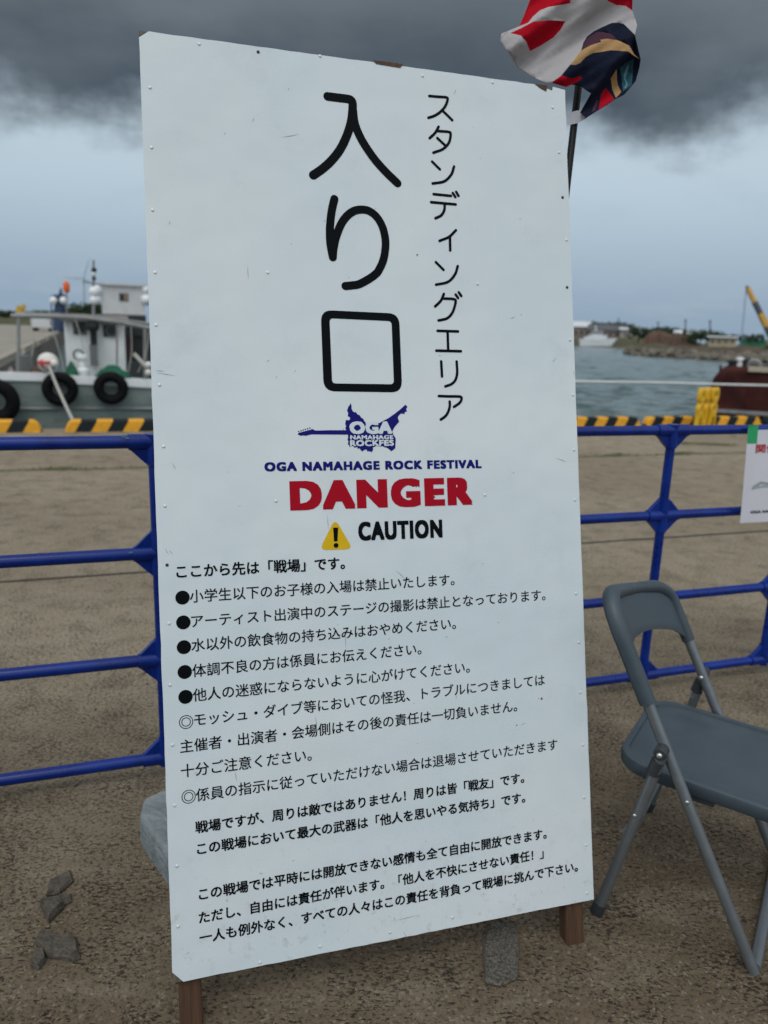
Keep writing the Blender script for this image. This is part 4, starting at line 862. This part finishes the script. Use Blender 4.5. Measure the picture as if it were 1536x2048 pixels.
heap(180, 264, 724, 752, 13.02, .5, 'green net heap on the boat deck above the right tyre fender'); heap(124, 158, 717, 748, 13.1, .4, 'small green net bundle left of the winch on the boat')
heap(44, 92, 726, 752, 13.25, .6, 'brown net pile on the boat deck left of the white ball buoy', tm='earth'); heap(2, 34, 730, 752, 13.3, .5, 'brown net pile on the boat deck at the left edge', tm='wallp')
for yy, lab in ((730, 'upper white float beside the left edge of the sign'), (745, 'lower white float beside the left edge of the sign')):
    tag(MB().ball(pp(297, yy, 13.0), .055, 12).build('white_float', M['buoyw'], None, True), lab, 'float', 'white floats at the boat rail')
b = MB(); b.tube([pp(268, 708, 13.3), pp(292, 733, 13.2)], .035, 10); tag(b.build('wooden_spar', M['rope'], None, 'auto'), 'short pale spar leaning on the boat rail near the sign', 'spar')
fm = root('marker_pole', pp(133, 632, 14.6), 'thin marker pole with orange flag standing above the boat', 'marker')
MB().tube([pp(133, 640, 14.6), pp(134, 565, 14.6)], .012, 8).build('pole', M['pipe'], fm); b = MB(); b.lathe(pp(133, 575, 14.6), [(.01, -.10), (.05, -.06), (.055, .06), (.01, .11)], ZZ, 12); b.build('orange_flag', M['orange'], fm, True)
# ================================================================== SECOND BOAT
b2 = root('work_boat', Q(0, 41.5, WATER), 'dark hulled boat with tall white rusty wheelhouse behind the grey boat', 'boat')
b = MB(); hb = [(-4.5, 1.15), (-3.5, 1.1), (0, .95), (6, .95)]
b.prism([Q(-1.5, 41.3, -1.4), Q(-.6, 39.75, -1.4), Q(7, 39.75, -1.4), Q(7, 43, -1.4), Q(-.6, 43, -1.4)], ZZ*2.45); b.build('hull', M['hull2'], b2)
(ea, za), (eb, zb) = ez(203, 600, 40), ez(289, 600, 40)
h2 = wb(203, 289, 570, 629, 40, 2.2, 'wheelhouse', M['w2'], b2); wb(199, 293, 566, 571, 39.85, 2.5, 'wheelhouse_roof', M['w2'], h2)
wb(203, 292, 629, 640, 39.9, 2.3, 'deck_house', M['hull2'], b2, z0=1.1)
wf = wb(238, 257, 586, 602, 39.97, .03, 'window', M['frame'], h2); wb(240, 247, 588, 601, 39.95, .02, 'pane', M['dark'], wf); wb(248, 256, 588, 601, 39.95, .02, 'shutter', mat('rusty_shutter', (.24, .17, .10), .8), wf)
for x_, y_, r_ in ((193, 582, .27), (193, 600, .22), (292, 580, .2), (293, 600, .27)): MB().ball(at(x_, y_, 40), r_, 14).build('fishing_lamp', M['bwhite'], b2, True)
MB().tube([at(187, 640, 41), at(187, 590, 41)], .07, 8).build('lamp_post', M['pipe'], b2)
GM = 84.0; gm = root('harbour_mast', at(119, 664, GM), 'dark blue mast with white lamps standing on the far quay beside the truck', 'mast')
b = MB(); b.tube([at(119, 664, GM), at(119, 632, GM), at(120, 590, GM)], [.62, .58, .42], 10); b.build('column', M['mastblue'], gm, 'auto')
b = MB(); b.tube([at(106, 593, GM), at(130, 591, GM)], .16, 8); b.build('crossarm', M['mastblue'], gm, 'auto')
b = MB(); b.tube([at(121, 592, GM), at(122, 576, GM)], [.26, .06], 8); b.build('aerial', M['mastblue'], gm, 'auto')
for x_ in (103, 132): MB().tube([at(x_, 592, GM), at(x_, 664, GM)], .07, 6).build('stay', M['mastblue'], gm)
for x_ in (107, 127): MB().ball(at(x_, 601, GM-.6), .36, 12).build('lamp', M['bwhite'], gm, True)
# ================================================================== TRUCK AND DIGGER ON THE ARM
TD = 92.0
def tq(x, y): return ez(x, y, TD)
tr = root('flatbed_truck', Q((tq(62, 662)[0]+tq(105, 662)[0])/2, TD+1, 0), 'small white truck parked on the far quay left of the boat mast', 'truck')
bevel(wb(63, 105, 638, 656, TD, 4.5, 'body', M['truckw'], tr), .08); wb(66, 100, 620, 638, TD+.3, 1.6, 'cab', M['truckg'], tr); wb(69, 82, 622, 633, TD+.25, .04, 'windscreen', M['glass'], tr); wb(84, 97, 622, 633, TD+.25, .04, 'windscreen', M['glass'], tr)
for x_ in (68, 99):
    for dd in (.5, 3.4):
        e_ = tq(x_, 656)[0]; MB().lathe(Q(e_, TD+dd, .38), [(.2, -.15), (.38, -.13), (.38, .13), (.2, .15)], E1, 16).build('wheel', M['rubber'], tr, 'auto')
XD = 150
ex = root('excavator', at(40, 627, XD), 'tiny yellow excavator on the far bank at the left edge', 'excavator')
wb(32, 47, 617, 626, XD, 2, 'body', M['exc'], ex); wb(33, 40, 611, 617, XD, 1.5, 'cab', M['exc'], ex); b = MB(); b.tube([at(44, 618, XD), at(48, 608, XD), at(52, 617, XD)], .25, 8); b.build('boom', M['exc'], ex); wb(30, 50, 626, 630, XD-.2, 2.4, 'track', M['dark'], ex)
# ================================================================== FAR LAND
class Facing:
    # a far thing's own upright frame: its front faces the harbour basin
    def __init__(s, xm, dist):
        r = ray(xm, 680); s.n = Vector((r.x, r.y, 0)).normalized(); s.r = Vector((s.n.y, -s.n.x, 0)); s.d = dist
    def pt(s, x, y, off=0.0): r = ray(x, y); return CC + r*((s.d+off)/r.dot(s.n))
    def box(s, x0, x1, y0, y1, dep, off=0.0, z0=None):
        ym = (y0+y1)/2; a, c = s.pt(x0, ym, off), s.pt(x1, ym, off); zt = s.pt((x0+x1)/2, y0, off).z; zb = s.pt((x0+x1)/2, y1, off).z if z0 is None else z0
        ctr = (a+c)/2 + s.n*dep/2; ctr.z = (zt+zb)/2
        return MB().box(ctr, s.r*((c-a).dot(s.r)/2), s.n*dep/2, ZZ*(zt-zb)/2)
def ridge(name, xs_, ytops, yb, D, dep, m, zb=None, jag=.15, n=70):
    b = MB(); vs = []
    for i in range(n+1):
        x = xs_[0]+(xs_[-1]-xs_[0])*i/n
        for k in range(len(xs_)-1):
            if xs_[k] <= x <= xs_[k+1]+1e-6: y = ytops[k]+(ytops[k+1]-ytops[k])*(x-xs_[k])/(xs_[k+1]-xs_[k]); break
        r = ray(x, y); h = Vector((r.x, r.y, 0)).normalized(); D_ = D(x) if callable(D) else D; p = CC+r*(D_/r.dot(h)); zt = p.z; p.z = 0
        z0 = zb if zb is not None else (CC+ray(x, yb)*(D_/ray(x, yb).dot(h))).z; zt = max(zt+random.uniform(-jag, jag), z0+.05)
        w_ = [random.uniform(-.06, .06)*dep for _ in range(3)]
        vs += [p-h*(dep*.5+w_[0])+ZZ*z0, p-h*(dep*.25+w_[1])+ZZ*(z0+(zt-z0)*.6), p+ZZ*zt, p+h*(dep*.4+w_[2])+ZZ*(zt*.9+z0*.1), p+h*dep+ZZ*z0]
    b.add(vs, [(5*i+k, 5*i+5+k, 5*i+6+k, 5*i+1+k) for i in range(n) for k in range(4)]); return b.build(name, m, None, True)
kind(ridge('far_bank', [-700, -100, 0, 60, 135, 190], [622, 621, 623, 625, 632, 640], 641, 240, 60, M['bank'], WATER, .4), 'structure')
kind(ridge('terrain', [1100, 1160, 1232, 1262, 1292, 1310], [678, 677, 676, 674, 674, 684], 690, 270, 50, M['bank'], WATER-.2, .3), 'structure')
kind(ridge('terrain', [1284, 1300, 1360, 1420, 1480, 1560, 1800, 2300], [692, 686, 687, 688, 690, 692, 700, 712], 700, 190, 70, M['bank'], WATER-.2, .2), 'structure')
def wl(x): return 708+19*(max(0, x-1250)/290)**.8
def bwd(x): p = gnd(x, wl(x), WATER); return math.hypot(p.x, p.y)+6
kind(ridge('breakwater', [1240, 1252, 1275, 1300, 1360, 1420, 1480, 1560, 1700], [708, 704, 697, 690, 691, 693, 695, 699, 708], 712, bwd, 13, M['bank2'], WATER-.2, .12), 'structure')
for xs_, yt, D, lab in (([1282, 1300, 1322, 1350], [684, 664, 661, 672], 200, 'long brown earth mound beyond the rock breakwater, left of its neighbour'), ([1330, 1350, 1375, 1402], [684, 664, 669, 688], 180, 'reddish brown earth mound beside the dark trees across the water')):
    o = ridge('earth_mound', xs_, yt, 690, D, 16, M['earth2'] if D == 200 else M['earth'], .2, .15); tag(o, lab, 'earth mound', 'earth mounds across the water')
# armour rocks on the breakwater
def rock(seed, s):
    rd = random.Random(seed); bm = bmesh.new(); bmesh.ops.create_icosphere(bm, subdivisions=2, radius=1)
    for v in bm.verts: v.co = Vector((v.co.x*1.25, v.co.y, v.co.z*.8))*rd.uniform(.78, 1.12)
    me = bpy.data.meshes.new('boulder'); bm.to_mesh(me); bm.free(); me.materials.append(M['rock']); return me
rk = [rock(i, 1) for i in range(5)]
for i in range(95):
    x = 1250+(1560-1250)*i/94+random.uniform(-3, 3); y = 705+(728-705)*(max(0, x-1256)/304)**.8 - random.choice((1, 4, 8)) - random.uniform(0, 2.5)
    r = ray(x, y); h = Vector((r.x, r.y, 0)).normalized(); t_ = random.uniform(0, 1); q = CC+r*((bwd(x)-6.6+2.6*t_)/r.dot(h)); q.z = WATER+.1+t_*.85
    o = bpy.data.objects.new('boulder', rk[i % 5]); COL.objects.link(o); o.location = q; s_ = random.uniform(.32, .68); o.scale = (s_,)*3; o.rotation_euler = (random.random(), random.random(), random.random()*6)
    tag(o, 'pale grey armour boulder on the slope of the rock breakwater across the water', 'boulder', 'armour boulders on the breakwater')
# sheds
def shed(name, x0, x1, ye, yb, yr, D, dep, wm, rm, lab, win=0):
    f = Facing((x0+x1)/2, D); rt = root(name, f.pt((x0+x1)/2, yb), lab, 'building'); a, c = f.pt(x0, ye), f.pt(x1, ye); zt = (a.z+c.z)/2; zb = f.pt((x0+x1)/2, yb).z; zr = f.pt((x0+x1)/2, yr).z
    f.box(x0, x1, ye, yb+2, dep).build('wall', wm, rt)
    b = MB(); p = a-f.r*.4-f.n*.5; p.z = zt+.02; q = p+f.n*(dep+1); m_ = p+f.n*(dep/2+.5); m_.z = zr; b.prism([p, q, m_], f.r*((c-a).dot(f.r)+.8)); b.build('roof', rm, rt)
    for i in range(win):
        xc = x0+(x1-x0)*(i+.5)/win; hw = min(1.6, (x1-x0)/win*.28); f.box(xc-hw, xc+hw, ye+(yb-ye)*.3, ye+(yb-ye)*.62, .1, -.13).build('window', M['dark'], rt)
    return rt
shed('storage_shed', 1146, 1180, 654, 678, 642, 290, 18, M['wallp'], M['wht'], 'pale shed with a white roof at the edge of the sign across the water', 3)
shed('warehouse', 1176, 1252, 661, 679, 648, 280, 22, M['wallp'], M['roofd'], 'long low warehouse with dark roof across the water behind the white ship', 6)
shed('grey_shed', 1240, 1282, 660, 678, 655, 272, 14, M['wallg'], M['wht'], 'light grey shed at the right end of the dark roofed warehouse', 2)
shed('office_hut', 1350, 1390, 668, 680, 660, 215, 10, M['wht'], M['wht'], 'small white building between earth mound and dark trees', 2)
shed('beige_building', 1418, 1472, 675, 692, 672, 150, 8, M['beige'], M['wht'], 'low beige building on the far shore left of the green sheeting', 4)
gf = Facing(1515, 200); gs = root('green_hoarding', gf.pt(1510, 693), 'green sheeted hoarding across the water below the crane', 'hoarding')
gf.box(1480, 1600, 681, 693, .3).build('sheeting', M['gsheet'], gs)
for x_ in (1482, 1510, 1538): gf.box(x_, x_+1.5, 679, 693, .15, -.2).build('post', M['frame'], gs)
sf = Facing(1195, 235); sh = root('white_ship', sf.pt(1195, 688), 'white patrol ship moored across the water right of the sign', 'ship')
b = MB(); b.prism([sf.pt(1158, 678), sf.pt(1160, 692), sf.pt(1222, 692), sf.pt(1235, 676), sf.pt(1205, 678)], sf.n*5); b.build('hull', M['wht'], sh)
sf.box(1176, 1214, 670, 679, 3.5, 1).build('deckhouse', M['wht'], sh); br = sf.box(1184, 1206, 662, 670, 3, 1.3).build('bridge', M['wht'], sh); sf.box(1185, 1205, 664, 667, .04, 1.2).build('window', M['glass'], br); MB().tube([sf.pt(1192, 662, 2), sf.pt(1191, 651, 2)], .22, 8).build('mast', M['wht'], sh); sf.box(1168, 1178, 673, 679, 2.5, 1.3).build('stern_cabin', M['wht'], sh)
# trees
leafm = M['leaf']
def tree_mesh(seed):
    rd = random.Random(seed); b = MB()
    cl_ = [(Vector((rd.gauss(0, .30), rd.gauss(0, .30), .62+rd.uniform(-.28, .26))), rd.uniform(.16, .30)) for _ in range(13)]
    for c, r_ in cl_:
        for _ in range(46):
            q = Vector((rd.gauss(0, 1), rd.gauss(0, 1), rd.gauss(0, 1))).normalized()*r_*rd.uniform(.5, 1.08)+c; a = Vector((rd.gauss(0, 1), rd.gauss(0, 1), rd.gauss(0, 1))).normalized(); t = a.orthogonal().normalized(); s_ = rd.uniform(.045, .085)
            b.add([q-t*s_, q+a.cross(t)*s_*.7, q+t*s_, q-a.cross(t)*s_*.7], [(0, 1, 2, 3)])
    return b
tms = []
for i in range(3):
    cb = tree_mesh(i); o = cb.build('crown', leafm, None, False, base=Vector()); tb = MB().tube([(0, 0, -.05), (.02, 0, .3), (0, .02, .6)], [.045, .035, .015], 7).build('trunk', M['trunk'], None, 'auto', base=Vector()); tms.append((o.data, tb.data)); bpy.data.objects.remove(o); bpy.data.objects.remove(tb)
def tree(x, yt, yb, D, i, lab, wdt=1.0, grp='dark trees on the far shore'):
    f_ = Facing(x, D); p = f_.pt(x, yb); h = f_.pt(x, yt).z-p.z; r = bpy.data.objects.new('tree', None); COL.objects.link(r); r.location = p; r.scale = (h*wdt, h*wdt, h); r.rotation_euler.z = i*1.7; tag(r, lab, 'tree', grp)
    for nm, me in zip(('crown', 'trunk'), tms[i % 3]): c = bpy.data.objects.new(nm, me); COL.objects.link(c); c.parent = r
for i, x in enumerate((1276, 1292, 1308, 1324, 1340, 1352)): tree(x, 654+(i % 3)*2, 684, 225, i, 'dark tree in the row rising behind the brown earth mounds', 1.2, 'trees behind the earth mounds')
for i, x in enumerate((1388, 1400, 1412, 1424, 1434)): tree(x, 659+(i % 2)*4+i, 690, 175, i+1, 'dark green tree in the clump left of the beige building', 1.0, 'trees left of the beige building')
for i, x in enumerate((1446, 1462, 1478, 1497, 1515)): tree(x, 668+(i % 2)*3, 690, 190, i, 'low dark tree on the skyline behind the beige building and green hoarding', .9, 'trees behind the beige building')
for i, x in enumerate((1190, 1204, 1222, 1240)): tree(x, 644+(i % 2)*2, 672, 330, i, 'far dark tree showing over the warehouse roof', 1.3, 'trees behind the warehouse')
for i, x in enumerate((138, 148, 160, 172, 184, 196)): tree(x, 611-(i % 3)*3+(8 if i < 2 else 0), 642, 205, i, 'dark tree on the far bank between the marker pole and the white wheelhouse', 1.1, 'trees on the left far bank')
for i, x in enumerate((-14, 4, 22, 58, 74, 90, 106)): tree(x, 621+(i % 2)*2, 640, 230, i+1, 'low tree in the dark line on the far left bank', 1.6, 'trees along the far left bank')
for x, yt, yb, D in ((1237, 636, 676, 275), (1316, 643, 684, 215), (1371, 638, 686, 190), (1420, 640, 688, 170)):
    f_ = Facing(x, D); r = root('utility_pole', f_.pt(x, yb), {1237: 'thin utility pole above the grey shed roof', 1316: 'thin utility pole above the left earth mound', 1371: 'thin utility pole behind the white hut', 1420: 'thin utility pole at the right of the dark trees'}[x], 'pole', 'utility poles on the far shore')
    MB().tube([f_.pt(x, yb), f_.pt(x, yt)], .13, 7).build('post', M['craned'], r); MB().tube([f_.pt(x-3, yt+3), f_.pt(x+3, yt+3)], .08, 6).build('crossarm', M['craned'], r)
# crane
kf = Facing(1520, 180); cr = root('mobile_crane', kf.pt(1560, 694), 'yellow telescopic crane leaning over the far shore at the right edge', 'crane')
pa, pb = kf.pt(1551, 688), kf.pt(1493, 572)
for t0, t1, r_, m_ in ((0, .30, .78, 'craned'), (.30, .52, .70, 'crane'), (.52, .72, .62, 'craned'), (.72, .96, .52, 'crane'), (.96, 1.0, .3, 'craned')):
    MB().tube([pa+(pb-pa)*t0, pa+(pb-pa)*t1], r_, 4).build('boom_section', M[m_], cr)
MB().tube([pb, kf.pt(1484, 668)], .07, 5).build('hoist_cable', M['craned'], cr)
kf.box(1535, 1600, 672, 690, 3).build('body', M['crane'], cr); kf.box(1530, 1610, 690, 696, 3.2, -.1).build('carrier', M['craned'], cr)
# wind turbine
WDD = 1400
wt = root('wind_turbine', at(168, 640, WDD), 'distant wind turbine rising left of the white wheelhouse', 'wind turbine'); hb_ = at(167, 557, WDD)
MB().tube([at(168, 640, WDD), at(168, 558, WDD)], [2.2, 1.3], 10).build('tower', M['turb'], wt, 'auto'); MB().tube([hb_+E2*4, hb_-E2*5], 1.7, 10).build('nacelle', M['turb'], wt, 'auto')
for x_, y_ in ((128, 555), (180, 515), (196, 573)): MB().tube([hb_-E2*4, hb_-E2*4+(at(x_, y_, WDD)-hb_)*.4, at(x_, y_, WDD)-E2*4], [1.0, 1.2, .35], 8).build('blade', M['turb'], wt, 'auto')
# ================================================================== RUSTY BARGE AND WHITE PIPE
bf = Facing(1490, 20.0); bg_ = root('rusty_barge', bf.pt(1500, 826), 'dark rusty steel barge with rounded end at the right edge', 'barge')
ol = [bf.pt(x, y) for x, y in ((1424, 900), (1421, 800), (1421, 775), (1426, 757), (1436, 745), (1450, 737), (1466, 733), (1540, 737), (1760, 742), (1760, 905))]
hb2 = MB().prism(ol, bf.n*3.2).build('hull', M['rust'], bg_, 'auto'); bevel(hb2, .12, 3)
for x_, y_, h_, m_, r_ in ((1463, 734, .20, 'dark', .11), (1478, 735, .27, 'bwhite', .085), (1488, 735, .24, 'dark', .08)):
    b = MB(); b.lathe(bf.pt(x_, y_+4, .5), [(r_*.8, 0), (r_*.8, h_*.75), (r_*1.15, h_*.8), (r_*1.15, h_), (r_*.5, h_+.02)], ZZ, 14); b.build('bollard', M[m_], bg_, 'auto')
MB().torus(bf.pt(1508, 731, .5), bf.n+ZZ*.3, .13, .05, 22, 10).build('hose_reel', M['pipe'], bg_, True); bf.box(1496, 1545, 735, 744, .5, -.06).build('pallet', mat('pale_timber', (.42, .37, .28), .8, var=.2, vscale=6), bg_)
rb = random.Random(4)
for i in range(9):
    x_ = 1440+i*11+rb.uniform(-3, 3); bf.box(x_, x_+rb.uniform(4, 9), 728+rb.uniform(0, 6), 742, rb.uniform(.1, .5), .9+rb.uniform(0, 1)).build('deck_fitting', M['rust'], bg_)
for x_ in (1447, 1492, 1530): bf.box(x_, x_+7, 752, 900, .03, -.035).build('hull_rib', M['rust'], bg_)
bf.box(1432, 1760, 829, 836, .12, -.13).build('rubbing_strip', M['pipe'], bg_)
b = MB()
PD = 10.6
pl_ = [at(700, 757, PD), at(1000, 761, PD), at(1152, 763, PD), at(1300, 765, PD), at(1412, 768, PD), at(1540, 771, PD), at(1800, 776, PD)]
b.tube(catmull(pl_, 5), .019, 10); tag(b.build('floating_hose', M['whiterope'], None, True), 'white horizontal pipe crossing in front of the water right of the sign', 'pipe')
